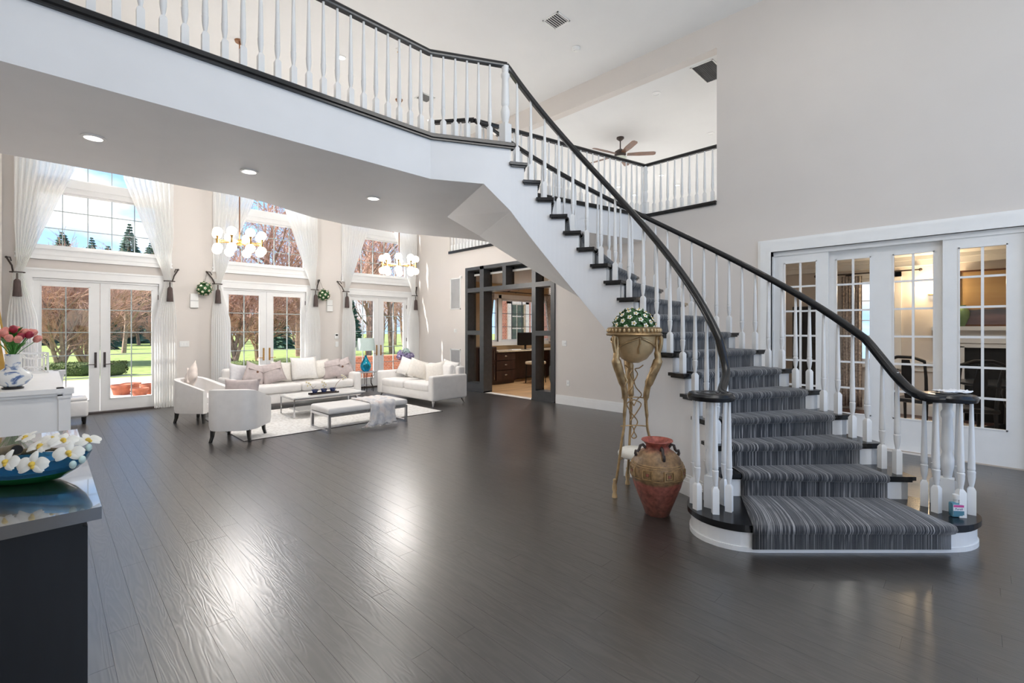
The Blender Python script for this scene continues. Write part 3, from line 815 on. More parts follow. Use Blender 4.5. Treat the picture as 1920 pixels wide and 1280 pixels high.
for k in range(2, NR):
    a0, a1 = th(k), th(k + 1); z = k * RISE
    t = MB().prism(skew_sector(RI - .045, RO + .045, a0, a1, .03, .02), z - .032, z)
    t.prism(skew_sector(RI - .028, RO + .028, a0, a1, .014, 0), z - .05, z - .032)
    t.build('tread', 'black_lacquer', st)
for k in range(2, NR + 1):
    a0 = th(k); z = k * RISE
    MB().prism(skew_sector(RI, RO, a0, a0, .0, .02, 1), z - RISE - .01, z - .04).build('riser', 'trim_white', st)
def zsof(a): return max(0, RISE * (NR - (TH19 - math.degrees(a)) / DTH) - DROP)
A_WALL = R(8.4)
for r0, r1, nm in ((RI - .0, RI + .05, 'inner_stringer'), (RO - .05, RO, 'outer_stringer')):
    s_ = MB()
    for k in range(1, NR):
        n = 3
        for i in range(n):
            a, b = th(k) + (th(k + 1) - th(k)) * i / n, th(k) + (th(k + 1) - th(k)) * (i + 1) / n
            if k == 1 and (i == 0 or 'outer' in nm): continue
            za, zb = (0, 0) if b <= A_WALL + 1e-6 or (a + b) / 2 < A_WALL else (zsof(a), zsof(b))
            zt_ = k * RISE - .05
            q = [lp(r0, a), lp(r1, a), lp(r1, b), lp(r0, b)]; zz = [za, za, zb, zb]
            s_.add([(q[j][0], q[j][1], zz[j]) for j in range(4)] + [(q[j][0], q[j][1], zt_) for j in range(4)], [(3, 2, 1, 0), (4, 5, 6, 7), (0, 1, 5, 4), (1, 2, 6, 5), (2, 3, 7, 6), (3, 0, 4, 7)])
    s_.build(nm, 'white_paint', st)
# soffit under the upper flight and the end wall of the closed part below
s_ = MB(); lo = []
for i in range(25):
    a = A_WALL + (th(19) - A_WALL) * i / 24; z = zsof(a)
    p, q = lp(RI + .005, a), lp(RO - .005, a)
    lo.append([(p[0], p[1], z - .004), (q[0], q[1], z - .004), (q[0], q[1], z + .05), (p[0], p[1], z + .05)])
s_.loft(lo); s_.build('soffit', 'white_paint', st, 30)
p, q = lp(RI + .01, A_WALL), lp(RO - .01, A_WALL); p2, q2 = lp(RI + .01, A_WALL - .03), lp(RO - .01, A_WALL - .03)
MB().prism([p, q, q2, p2], 0, zsof(A_WALL) + .06).build('end_panel', 'white_paint', st)
s_ = MB()
for h_, t_ in ((.135, .032), (.17, .024), (.19, .014)):
    n = 14; A0, A1 = R(-50), A_WALL
    s_.prism([lp(RI - t_, A0 + (A1 - A0) * i / n) for i in range(n + 1)] + [lp(RI, A1 + (A0 - A1) * i / n) for i in range(n + 1)], 0, h_)
s_.build('baseboard', 'trim_white', st)
# rails
def zn(a): return RISE * (NR - (TH19 - math.degrees(a)) / DTH)
ROFF = .93
RIN, ROUT = RI + .045, RO - .045
VL, VR = (1.575, 3.69), (3.39, 3.63); ZV = 1.075
def world(p): return (p[0] + C0[0], p[1] + C0[1])
def to_local(l, d, z): q = l2(l, d); return (q[0], q[1], z)
def vol(c, start, turn, r0=.135):
    pts = []
    for i in range(20):
        t = i / 19; a = start + turn * t; r = r0 * (1 - .62 * t)
        pts.append(to_local(c[0] + r * math.cos(a), c[1] + r * math.sin(a), ZV))
    return pts
up = [lp(RIN, th(3.2) + (th(18.6) - th(3.2)) * i / 40) + (zn(th(3.2) + (th(18.6) - th(3.2)) * i / 40) + ROFF - .04,) for i in range(41)]
q_ = lp(RIN, th(19)); topz = Z2 + RH
easing = [up[-1], lp(RIN, th(18.95)) + (topz - .05,), (P_in[0] - C0[0] - .02, P_in[1] - C0[1] + .055, topz)]
lower = smooth_path([to_local(VL[0] + .135, VL[1], ZV), to_local(VL[0] + .14, VL[1] + .12, ZV + .02), lp(RIN, th(2.5)) + (ZV + .17,), up[0], up[1]], 5)[:-6]
path = list(reversed(vol(VL, 0, -2 * PI * 1.15))) + lower[1:] + up + smooth_path(easing, 4)[1:]
MB().sweep(path, RAILP).build('handrail', 'black_lacquer', st, 35)
upo = [lp(ROUT, th(3.2) + (th(18.7) - th(3.2)) * i / 40) + (zn(th(3.2) + (th(18.7) - th(3.2)) * i / 40) + ROFF - .04,) for i in range(41)]
lower = smooth_path([to_local(VR[0] - .10, VR[1] - .10, ZV), to_local(VR[0] - .20, VR[1] - .02, ZV + .005), lp(ROUT, th(2.0)) + (ZV + .09,), upo[0], upo[1]], 5)[:-6]
path = list(reversed(vol(VR, R(225), 2 * PI * 1.15, .141))) + lower[1:] + upo + smooth_path([upo[-1], (P_out[0] - C0[0] - .0, P_out[1] - C0[1] + .0, topz - .06), (P_out[0] - C0[0] - .03, P_out[1] - C0[1] + .07, topz)], 4)[1:]
MB().sweep(path, RAILP).build('handrail', 'black_lacquer', st, 35)
for c in (VL, VR):
    p = to_local(c[0], c[1], 0)
    MB().lathe([(.085, ZV - .03), (.17, ZV - .03), (.178, ZV - .012), (.178, ZV + .004), (.165, ZV + .022), (.085, ZV + .026)], (p[0], p[1], 0), 28).build('volute', 'black_lacquer', st, 35)
    link('newel_post', newel_mesh(ZV - .03 - RISE, .8), None, st, (p[0], p[1], RISE))
    for i in range(6):
        a = R(20 + 60 * i)
        q = to_local(c[0] + .135 * math.cos(a), c[1] + .135 * math.sin(a), RISE)
        o = link('baluster', baluster_mesh(ZV - .03 - RISE), None, st, q); o.rotation_euler = (0, 0, R(45) + a)
for k in range(2, NR):
    for fr_, r in ((.16, ROUT), (.66, ROUT), (.45, RIN)):
        a = th(k) + (th(k + 1) - th(k)) * fr_
        if True:
            p = lp(r, a); h_ = zn(a) + ROFF - .055 - k * RISE
            if k == 2: h_ -= .06 if r == ROUT else .10
            o = link('baluster', baluster_mesh(h_), None, st, (p[0], p[1], k * RISE)); o.rotation_euler = (0, 0, a)
# striped runner
def runner():
    r0, r1 = RI + .13, RO - .17; nc = 14; rows = []
    def row(fa, z, off=0.0, flare=0.0):
        out_ = []
        for j in range(nc + 1):
            r = r0 - flare + (r1 + flare * .3 - r0 + flare) * j / nc
            p = lp(r, fa - off / r); out_.append((p[0], p[1], z))
        rows.append(out_)
    tk = .012
    # the deep first step: straight front edge facing the hall
    def front(l0, l1, d_, z):
        rows.append([to_local(l0 + (l1 - l0) * j / nc, d_, z) for j in range(nc + 1)])
    front(1.715, 3.13, 3.322, .03); front(1.715, 3.13, 3.322, RISE - .06); front(1.71, 3.14, 3.30, RISE - .045); front(1.705, 3.15, 3.288, RISE - .018); front(1.71, 3.15, 3.30, RISE + .006); front(1.72, 3.15, 3.33, RISE + tk)
    for k in range(2, NR + 1):
        z0, z = (k - 1) * RISE + tk, k * RISE
        a = th(k)
        row(a, z0, .012); row(a, z - .06, .012); row(a, z - .045, .038); row(a, z - .018, .046); row(a, z + .004, .036); row(a, z + tk, .012)
    v = [p for r in rows for p in r]; n = nc + 1; f = []
    for i in range(len(rows) - 1):
        for j in range(nc): f.append((i * n + j, i * n + j + 1, (i + 1) * n + j + 1, (i + 1) * n + j))
    m = MB(); m.v = v; m.f = f
    o = m.build('stair_runner', 'striped_runner', None, 60, loc=(C0[0], C0[1], 0))
    sm = o.modifiers.new('thick', 'SOLIDIFY'); sm.thickness = .01; sm.offset = -1
    tag(o, 'grey striped carpet runner down the middle of the curved stair', 'carpet')
runner()

# ================================================================== SIDE ROOMS
# study behind the dark frame
tag(MB().box(XB + .2, 13.5, 5.2, 10.6, -.1, -.005).build('floor_study', 'oak_floor'), 'light oak floor of the study', 'floor', kind='structure')
mb = MB(); holes(mb, 'X', 10.45, 10.6, XB + .2, 13.5, 0, ZS, [(9.40, 9.84, 1.22, 2.55), (9.97, 13.0, 1.22, 2.55)]); mb.box(XB + .2, 13.5, 5.05, 5.2, 0, ZS); mb.box(13.5, 13.65, 5.05, 10.6, 0, ZS)
tag(mb.build('wall_study', 'tan_paint'), 'tan painted study walls around a white window', 'wall', kind='structure')
tag(MB().box(XB + .2, 13.5, 5.2, 10.45, 3.0, 3.05).build('ceiling_study', 'ceiling_paint'), 'white study ceiling seen through the transom panes', 'ceiling', kind='structure')
wn = thing('window_5', 'white study window looking onto a red brick wall', 'window', kind='structure')
TS = lambda u, n, z: (u, 10.45 - n, z)
cs = MB(TS)
for a, b in ((9.26, 9.40), (9.84, 9.97), (13.0, 13.14)): cs.box(a, b, -.1, .03, 1.1, 2.66)
cs.box(9.26, 13.14, -.1, .03, 2.55, 2.68); cs.box(9.26, 13.14, -.1, .09, 1.1, 1.22)
cs.build('casing', 'trim_white', wn)
glazed_leaf('sash', 9.40, 9.84, 1.22, 2.55, (9.44, 9.80, 1.26, 2.51), 3, 1, TS, wn, mm='vent_dark', n0=-.08, n1=-.03)
for a in (9.97, 11.485):
    glazed_leaf('sash', a, a + 1.515, 1.22, 2.55, (a + .06, a + 1.455, 1.27, 2.50), 3, 3, TS, wn, mm='vent_dark', n0=-.08, n1=-.03)
cab = thing('study_cabinet', 'dark brown study cabinet with tall door and three drawers', 'cabinet', (8.0, 9.78, 0))
MB().box(.04, 1.18, .03, .66, .08, 1.09).box(1.18, 1.95, .03, .66, .08, .93).box(.04, 1.95, .08, .66, 0, .08).build('body', 'espresso_wood', cab)
for z0, z1 in ((.68, 1.05), (.12, .64)):
    dr = MB().box(.5, 1.08, 0, .03, z0, z1).box(.57, 1.01, -.008, 0, z0 + .07, z1 - .07).build('cabinet_door', 'espresso_wood', cab)
    MB().box(1.03, 1.045, -.035, -.02, z0 + .04, z1 - .06).box(1.03, 1.045, -.03, 0, z0 + .06, z0 + .075).box(1.03, 1.045, -.03, 0, z1 - .1, z1 - .085).build('handle', 'chrome', dr)
for z0, z1 in ((.70, .90), (.42, .68), (.12, .40)):
    dr = MB().box(1.15, 1.92, 0, .03, z0, z1).build('drawer', 'espresso_wood', cab)
    zc_ = (z0 + z1) / 2 + .01
    MB().sphere((1.53, -.004, zc_), .05, 10, 6, 1.1, .6, .5).build('cup_pull', 'chrome', dr, 50)
o = thing('study_desk', 'cream stone desk top running over the brown study drawers', 'desk')
MB().box(9.185, 12.3, 9.74, 10.44, .935, .97).build('desk_top', 'cream_stone', o)
MB().box(12.2, 12.25, 9.85, 10.4, 0, .935).build('side_panel', 'espresso_wood', o)
MB().box(9.96, 12.2, 10.38, 10.43, .02, .93).build('back_panel', 'espresso_wood', o)
o = thing('computer_monitor', 'black computer monitor on the study desk', 'monitor', (10.62, 10.02, .97), R(-12))
MB().rbox((0, 0, .33), (.62, .04, .40), .01, 1).build('screen', 'screen_black', o); MB().box(-.03, .03, .0, .03, .01, .2).build('stand', 'screen_black', o); MB().box(-.12, .12, -.08, .1, 0, .012).build('base', 'screen_black', o)
o = MB().box(-.2, .2, -.08, .08, 0, .02).box(-.19, .19, -.07, .07, .02, .026).build('keyboard', 'plastic_white', None, loc=(10.05, 9.93, .97)); tag(o, 'pale keyboard lying on the desk before the monitor', 'keyboard')
o = thing('desk_chair', 'tan study chair with black frame at the desk', 'chair', (10.35, 9.35, 0), R(10))
MB().rbox((0, 0, .60), (.48, .46, .09), .03).build('seat', 'cream_stone', o)
for x in (-.2, .2):
    for y in (-.19, .19): MB().tube([(x, y, .56), (x * 1.1, y * 1.1, 0)], .016, 6).build('leg', 'dark_leg', o)
MB().tube([(-.21, -.2, .2), (.21, -.2, .2), (.21, .2, .2), (-.21, .2, .2), (-.21, -.2, .2)], .012, 6).build('foot_ring', 'dark_leg', o)
o = thing('study_armchair', 'dark olive armchair behind the right hand study pane', 'armchair', (10.1, 7.95, 0), R(200))
MB().rbox((0, 0, .27), (.8, .78, .34), .08).build('seat', 'olive_fabric', o, 40); MB().rbox((0, .33, .6), (.8, .2, .52), .08).build('backrest', 'olive_fabric', o, 40)
for s in (-1, 1): MB().rbox((s * .38, 0, .42), (.16, .78, .44), .07).build('armrest', 'olive_fabric', o, 40)
for x in (-.33, .33):
    for y in (-.32, .32): MB().lathe([(.02, 0), (.03, .11)], (x, y, 0), 8).build('leg', 'dark_leg', o)
for nm, x0, side, lab in (('curtain', 9.22, 1, 'grey patterned drape at the left side of the study window'), ('curtain', 12.3, -1, 'grey patterned drape tied back at the right of the study window')):
    lo = []
    for j in range(13):
        z = 1.12 + (2.72 - 1.12) * j / 12; wd_ = .16 + .22 * abs(z - 1.1) / 1.6
        lo.append([(x0 + side * (wd_ * i / 20) - (side < 0) * .0, 10.36 + .035 * math.sin(i * 1.9), z) for i in range(21)])
    m = MB(); m.loft(lo, False, False); o = m.build(nm, 'patterned_drape', None, 60); sm = o.modifiers.new('t', 'SOLIDIFY'); sm.thickness = .006
    tag(o, lab, 'curtain')
o = MB().tube([(8.4, 10.33, 2.76), (12.9, 10.33, 2.76)], .015, 8).sphere((8.4, 10.33, 2.76), .03).sphere((12.9, 10.33, 2.76), .03).build('curtain_rod', 'bronze', None, 40); tag(o, 'thin dark curtain rod above the study window', 'curtain rod')
for x in (8.5, 10.6, 12.8): MB().box(x - .01, x + .01, .0, .12, -.012, .012).build('bracket', 'bronze', o, loc=(0, 10.33, 2.76))
o = thing('swing_lamp', 'black swing arm lamp above the study window', 'lamp', (10.2, 10.44, 2.86))
MB().sphere((0, -.10, .0), .085, 12, 8).build('lamp_shade', 'bronze', o, 50); MB().tube([(0, -.1, .05), (.15, -.12, .12), (.42, -.10, .02), (.55, 0, -.02)], .008, 6).build('arm', 'bronze', o, 50)
# brick house front outside the study window
o = thing('brick_house', 'red brick house front with a cream window outside the study', 'house', (0, 0, 0))
mb = MB(); holes(mb, 'X', 13.6, 13.9, 13.0, 18.5, -.3, 6.0, [(13.42, 14.45, 1.05, 2.9)]); mb.build('brick_wall', 'red_brick', o)
MB().box(13.3, 13.5, 13.54, 13.7, 1.0, 3.0).box(14.37, 14.57, 13.54, 13.7, 1.0, 3.0).box(13.3, 14.57, 13.54, 13.7, 2.65, 3.05).box(13.27, 14.6, 13.5, 13.7, .95, 1.12).build('house_window_frame', 'cream_stone', o)
mat('dark_pane', (.045, .06, .02), .2, var=.4)
for i in range(2):
    for j in range(3): MB().box(13.52 + i * .43, 13.52 + i * .43 + .37, 13.62, 13.64, 1.16 + j * .50, 1.16 + j * .50 + .45).build('pane', 'dark_pane', o)
MB().box(13.5, 14.37, 13.64, 13.68, 1.05, 2.8).build('sash', 'cream_stone', o)

# dining room behind the sliding doors
tag(MB().box(XB + .2, 11.6, -2.5, 3.0, -.1, -.005).build('floor_dining', 'dining_floor'), 'reddish brown wood floor of the dining room', 'floor', kind='structure')
mb = MB(); holes(mb, 'Y', 11.5, 11.65, -2.5, 3.0, 0, ZS, [(1.15, 1.78, .95, 2.6)]); mb.box(XB + .2, 11.65, 3.0, 3.12, 0, ZS); mb.box(XB + .2, 11.65, -2.62, -2.5, 0, ZS)
mb.build('wall_dining', 'wall_paint'); tag(bpy.data.objects['wall_dining'], 'beige dining room walls behind the sliding doors', 'wall', kind='structure')
tag(MB().box(XB + .2, 11.65, -2.62, 3.12, 2.95, 3.05).build('ceiling_dining', 'ceiling_paint'), 'dining room ceiling seen through the top panes', 'ceiling', kind='structure')
mb = MB()
mb.box(11.42, 11.5, -2.5, 3.0, 2.78, 2.95); mb.box(11.36, 11.5, -2.5, 3.0, 2.88, 2.95); mb.box(11.46, 11.5, -2.5, 1.15, .93, 1.0); mb.box(11.46, 11.5, 1.78, 3.0, .93, 1.0); mb.box(11.46, 11.5, -2.5, 3.0, 0, .2)
for y0, y1 in ((.15, .48), (.55, 1.1)):
    for a, b, c, d_ in ((y0, y1, .3, .33), (y0, y1, .82, .85), (y0, y0 + .03, .3, .85), (y1 - .03, y1, .3, .85)): mb.box(11.475, 11.5, a, b, c, d_)
tag(mb.build('trim_1', 'trim_white'), 'white crown, chair rail and wainscot moulding of the dining room', 'moulding', kind='structure')
wn = thing('window_6', 'narrow bright window beside the dining room drape', 'window', kind='structure')
TD = lambda u, n, z: (11.5 - n, -u, z)
MB(TD).box(-1.9, -1.78, -.1, .03, .85, 2.7).box(-1.15, -1.03, -.1, .03, .85, 2.7).box(-1.9, -1.03, -.1, .03, 2.6, 2.72).box(-1.9, -1.03, -.1, .06, .85, .95).build('casing', 'trim_white', wn)
glazed_leaf('sash', -1.78, -1.15, .95, 2.6, (-1.74, -1.19, 1.0, 2.55), 4, 2, TD, wn, n0=-.08, n1=-.03)
lo = []
for j in range(9):
    z = .06 + 2.6 * j / 8
    lo.append([(11.40 + .03 * math.sin(i * 1.7), 1.62 + .34 * i / 24, z) for i in range(25)])
m = MB(); m.loft(lo, False, False); o = m.build('curtain', 'patterned_drape', None, 60); o.modifiers.new('t', 'SOLIDIFY').thickness = .006
tag(o, 'flower patterned beige drape in the dining room', 'curtain')
o = MB().tube([(11.38, .75, 2.7), (11.38, 2.4, 2.7)], .014, 8).sphere((11.38, .75, 2.7), .03).sphere((11.38, 2.4, 2.7), .03).build('curtain_rod', 'bronze', None, 40); tag(o, 'dark curtain rod over the dining room drape', 'curtain rod')
fp = thing('fireplace', 'white mantel fireplace with black firebox in the dining room', 'fireplace', (11.5, -.45, 0))
MB().box(-.12, 0, -.95, .95, 1.28, 1.58).box(-.14, 0, -.75, .75, 1.36, 1.50).box(-.12, 0, -.95, -.62, 0, 1.3).box(-.12, 0, .62, .95, 0, 1.3).build('surround', 'trim_white', fp)
MB().box(-.22, 0, -1.05, 1.05, 1.58, 1.65).build('mantel_shelf', 'trim_white', fp)
MB().box(-.05, 0, -.62, .62, 0, 1.28).build('firebox', 'soot_black', fp)
o = thing('picture', 'wide landscape picture leaning on the white dining mantel', 'picture', (11.42, -.5, 1.65))
MB().box(-.02, .02, -.72, .72, 0, .98).build('canvas', 'landscape_print', o)
for a, b, c, d_ in ((-.75, .75, 0, .03), (-.75, .75, .95, .98), (-.75, -.72, 0, .98), (.72, .75, 0, .98)): MB().box(-.03, .025, a, b, c, d_).build('frame_bar', 'walnut', o)
o = MB().lathe([(.05, 0), (.06, .01), (.115, .15), (.125, .24), (.10, .30), (.065, .33), (.075, .37)], (0, 0, 0), 18).build('vase', 'jade_glaze', None, 50, loc=(11.33, .22, 1.65)); tag(o, 'green glazed vase at the left end of the dining mantel', 'vase')
sc_ = thing('wall_sconce', 'glowing wall sconce beside the dining picture', 'lamp', (11.5, .60, 2.35))
MB().box(-.02, 0, -.05, .05, -.12, .12).build('back_plate', 'brass', sc_); MB().lathe([(.05, -.1), (.085, .1)], (-.1, 0, 0), 16).build('lamp_shade', 'downlight_glow', sc_, 50)
ld = bpy.data.lights.new('sconce_light', 'POINT'); ld.energy = 30; ld.color = (1, .72, .42); ld.shadow_soft_size = .08
lo_ = bpy.data.objects.new('sconce_light', ld); COL.objects.link(lo_); lo_.parent = sc_; lo_.location = (-.22, 0, .05)
def dining_chair(label, loc, rz):
    o = thing('dining_chair', label, 'chair', loc, rz, 'black dining chairs')
    MB().rbox((0, 0, .46), (.5, .48, .06), .02).build('seat', 'black_wood', o)
    for x in (-.21, .21):
        MB().tube([(x, -.2, .45), (x, -.22, .0)], [.025, .016], 8).build('leg', 'black_wood', o, 40)
        MB().tube([(x, .22, 0), (x, .2, .45), (x * 1.05, .25, .85), (x * 1.1, .34, 1.12)], [.018, .024, .022, .018], 8).build('back_post', 'black_wood', o, 40)
    MB().tube([(-.24, .345, 1.1), (-.1, .36, 1.16), (.1, .36, 1.16), (.24, .345, 1.1)], .025, 8).build('crest_rail', 'black_wood', o, 40)
    MB().loft([[(-.05, .22, .5), (.05, .22, .5), (.05, .235, .5), (-.05, .235, .5)], [(-.08, .27, .8), (.08, .27, .8), (.08, .285, .8), (-.08, .285, .8)], [(-.05, .345, 1.12), (.05, .345, 1.12), (.05, .36, 1.12), (-.05, .36, 1.12)]]).build('splat', 'black_wood', o, 40)
dining_chair('black dining chair tilted view behind the third sliding door', (9.95, .72, 0), R(75))
dining_chair('black dining chair nearest the dining room fireplace panes', (9.35, .10, 0), R(115))
dining_chair('black dining chair at the far right behind the last sliding door', (9.9, -.55, 0), R(95))
tb = thing('dining_table', 'round dark dining table behind the last sliding door', 'table', (10.6, -.35, 0))
MB().lathe([(.60, .72), (.64, .735), (.64, .76), (.6, .765)], n=32).build('tabletop', 'black_wood', tb, 40); MB().lathe([(.3, 0), (.28, .04), (.07, .12), (.06, .4), (.1, .6), (.08, .72)], n=16).build('pedestal', 'black_wood', tb, 40)
o = MB().box(8.9, 11.0, -1.6, 1.2, -.005, .008).build('rug', 'patterned_drape'); tag(o, 'faded patterned rug under the dining chairs', 'rug')
o = thing('tall_cabinet', 'tall black cabinet edge behind the first sliding door', 'cabinet', (10.9, 2.45, 0))
MB().box(-.25, .25, -.2, .2, 0, 2.05).build('body', 'screen_black', o); MB().box(-.262, -.25, -.19, -.01, .05, 2.0).build('cabinet_door', 'screen_black', o); MB().box(-.262, -.25, .01, .19, .05, 2.0).build('cabinet_door', 'screen_black', o)

# loft furniture in the ceiling: fan and recessed lights
fan = thing('ceiling_fan', 'five bladed brown ceiling fan with glass bowl in the loft', 'fan', (9.84, 6.13, 6.24))
MB().lathe([(.09, 0), (.09, -.03), (.03, -.08)], n=16).build('canopy', 'bronze', fan, 40); MB().tube([(0, 0, -.06), (0, 0, -.30)], .014, 8).build('rod', 'bronze', fan)
MB().lathe([(.04, -.28), (.13, -.34), (.14, -.42), (.1, -.48)], n=20).build('motor', 'bronze', fan, 40); MB().sphere((0, 0, -.48), .15, 18, 8, 1, 1, .6, 0, .5).build('glass_bowl', 'fan_glass', fan, 50)
for i in range(5):
    a = R(20 + 72 * i)
    b = MB().loft([[(.16, -.05, -.40), (.16, .05, -.42), (.16, .05, -.428), (.16, -.05, -.408)], [(.45, -.075, -.395), (.45, .075, -.425), (.45, .075, -.433), (.45, -.075, -.403)], [(.78, -.07, -.395), (.78, .07, -.425), (.78, .07, -.433), (.78, -.07, -.403)], [(.83, -.04, -.40), (.83, .04, -.42), (.83, .04, -.428), (.83, -.04, -.408)]]).build('blade', 'walnut', fan, rz=a)
def downlight(x, y, z, label, on=True, r=.062, power=0, group=None):
    o = thing('downlight', label, 'ceiling light', (x, y, z), 0, group)
    MB().lathe([(r, .0), (r + .022, -.002), (r + .022, -.010), (r, -.014), (r, .0)], n=24, caps=False).build('trim_ring', 'trim_white', o, 50)
    MB().lathe([(.001, -.004), (r, -.004), (r, -.007), (.001, -.007)], n=24).build('lens', 'downlight_glow' if on else 'plastic_white', o)
    if power:
        d_ = bpy.data.lights.new('downlight_lamp', 'SPOT'); d_.energy = power; d_.spot_size = R(150); d_.spot_blend = .8; d_.shadow_soft_size = .09; d_.color = (1, .965, .92)
        lo2 = bpy.data.objects.new('downlight_lamp', d_); COL.objects.link(lo2); lo2.parent = o; lo2.location = (0, 0, -.03)
for i, (x, lab) in enumerate(((.285, 'leftmost lit downlight in the bridge soffit'), (1.482, 'middle lit downlight in the bridge soffit'), (2.872, 'right hand lit downlight in the bridge soffit near the stair'))):
    downlight(x, 5.31, ZS, lab, power=35)
for x, y, lab in ((13.1, 6.75, 'lit loft downlight, upper left of the far four'), (14.38, 6.85, 'lit loft downlight, upper right of the far four'), (13.2, 8.28, 'lit loft downlight, lower left of the far four'), (14.37, 8.38, 'lit loft downlight, lowest of the far four')):
    downlight(x, y, 6.24, lab, power=150)
for x, y, z_, pw, lab in ((9.6, 7.2, 3.0, 130, 'added study ceiling downlight above the armchair'), (10.6, 9.2, 3.0, 110, 'added study ceiling downlight above the desk'), (9.5, 1.6, 2.95, 70, 'added dining room ceiling downlight nearer the drape'), (9.8, -.6, 2.95, 70, 'added dining room ceiling downlight before the fireplace'), (10.2, 8.8, 6.24, 150, 'added loft downlight over the far upper hall'), (10.4, 3.6, 6.24, 120, 'added loft downlight hidden behind the greige wall')):  # extra downlights added to brighten the study, dining room and loft
    downlight(x, y, z_, lab, power=pw)
downlight(8.49, 4.48, 6.24, 'unlit downlight in the loft ceiling above the fan', False)
downlight(11.14, 4.49, 6.24, 'unlit downlight in the loft ceiling beside the greige wall', False)
def vent(name, x, y, z, sx, sy, label, m='grille_grey', n=7):
    o = thing(name, label, 'vent', (x, y, z))
    f = MB(); t_ = .02
    f.box(-sx, sx, -sy, -sy + t_, -.012, 0); f.box(-sx, sx, sy - t_, sy, -.012, 0); f.box(-sx, -sx + t_, -sy, sy, -.012, 0); f.box(sx - t_, sx, -sy, sy, -.012, 0); f.build('frame', 'plastic_white', o)
    MB().box(-sx + t_, sx - t_, -sy + t_, sy - t_, -.003, -.001).build('backing', 'vent_dark', o)
    for i in range(n):
        yy = -sy + t_ + (i + .5) * 2 * (sy - t_) / n
        MB().obox((0, yy, -.007), (2 * (sx - t_), 1.1 * (sy - t_) / n, .002), 0, R(25)).build('slat', m, o)
vent('ceiling_vent', 5.93, 4.9, ZC, .16, .16, 'square white vent in the high ceiling above the stair', 'plastic_white')
vent('ceiling_vent', 5.87, 8.57, ZC, .16, .16, 'square white vent in the ceiling behind the bridge balusters', 'plastic_white')
vent('ceiling_vent', 8.45, 3.42, 6.24, .36, .2, 'dark slatted vent at the edge of the loft ceiling', 'vent_dark', 12)
o = thing('smoke_detector', 'round white smoke detector on the high ceiling', 'smoke detector', (6.76, 5.13, ZC)); MB().lathe([(.001, 0), (.075, 0), (.075, -.025), (.06, -.045), (.001, -.045)], n=24).build('housing', 'plastic_white', o, 40); MB().lathe([(.001, -.045), (.035, -.045), (.03, -.06), (.001, -.06)], n=18).build('cap', 'plastic_white', o, 40)
o = thing('sprinkler', 'small brass sprinkler seen between the bridge balusters', 'sprinkler', (4.52, 7.42, ZC)); MB().lathe([(.001, 0), (.05, 0), (.045, -.012), (.001, -.012)], n=16).build('plate', 'plastic_white', o); MB().lathe([(.012, -.01), (.012, -.05), (.03, -.055), (.001, -.06)], n=12).build('nozzle', 'brass', o)

# wall fittings
def plate(name, T, u, z, w_, h_, label, cat, toggles=1, m='plastic_white'):
    o = thing(name, label, cat)
    MB(T).rbox((u, .005, z), (w_, .01, h_), .003, 1).build('cover_plate', m, o)
    for i in range(toggles):
        uu = u + (i - (toggles - 1) / 2) * w_ / max(1, toggles) * .9
        MB(T).box(uu - .008, uu + .008, .01, .02, z - .02, z + .02).build('toggle', 'trim_white', o)
plate('light_switch', TN, 2.06, 1.29, .17, .12, 'white triple light switch between the first two garden doors', 'switch', 3)
plate('light_switch', TE, -6.24, 1.30, .12, .12, 'white light switch right of the study entrance', 'switch', 2)
plate('wall_outlet', TE, -6.14, .46, .08, .12, 'white wall outlet low beside the study entrance', 'outlet', 1)
plate('thermostat', TE, -9.98, 1.56, .11, .09, 'small white thermostat between the two wall grilles', 'thermostat', 1)
o = thing('wall_sensor', 'small round white sensor above the upper wall grille', 'sensor'); MB(TE).sphere((-9.72, .03, 2.98), .04, 10, 8).build('head', 'plastic_white', o, 50); MB(TE).box(-9.75, -9.69, 0, .02, 2.94, 3.02).build('mount', 'plastic_white', o)
for x, lab in ((2.23, 'white chime box left of the first hanging flower ball'), (5.16, 'white chime box right of the second hanging flower ball')):
    o = thing('chime_box', lab, 'door chime'); MB(TN).rbox((x, .03, 2.13), (.15, .06, .15), .008, 1).rbox((x, .025, 2.28), (.145, .05, .15), .008, 1).build('housing', 'plastic_white', o); MB(TN).box(x - .07, x + .07, .05, .058, 2.20, 2.212).build('seam', 'grille_grey', o)
o = thing('alarm_keypad', 'small white keypad with dark screen beside the third door curtain', 'keypad'); MB(TN).rbox((5.35, .012, 1.42), (.10, .024, .13), .004, 1).build('housing', 'plastic_white', o); MB(TN).box(5.32, 5.38, .024, .027, 1.43, 1.47).build('screen', 'screen_black', o); MB(TN).rbox((5.36, .01, 1.21), (.08, .02, .14), .004, 1).build('cover', 'plastic_white', o)
for z0, z1, lab in ((2.13, 2.98, 'grey return air grille high left of the study entrance'), (.36, 1.07, 'grey return air grille low left of the study behind the loveseat')):
    o = thing('air_grille', lab, 'vent'); f = MB(TE)
    for a, b, c, d_ in ((-10.19, -9.75, z0, z0 + .03), (-10.19, -9.75, z1 - .03, z1), (-10.19, -10.16, z0, z1), (-9.78, -9.75, z0, z1)): f.box(a, b, 0, .014, c, d_)
    f.build('frame', 'plastic_white', o); MB(TE).box(-10.16, -9.78, .0, .003, z0 + .03, z1 - .03).build('backing', 'grille_grey', o)
    n = int((z1 - z0) / .035)
    for i in range(n): MB(TE).box(-10.16, -9.78, .004, .009, z0 + .035 + i * .034, z0 + .052 + i * .034).build('slat', 'grille_grey', o)

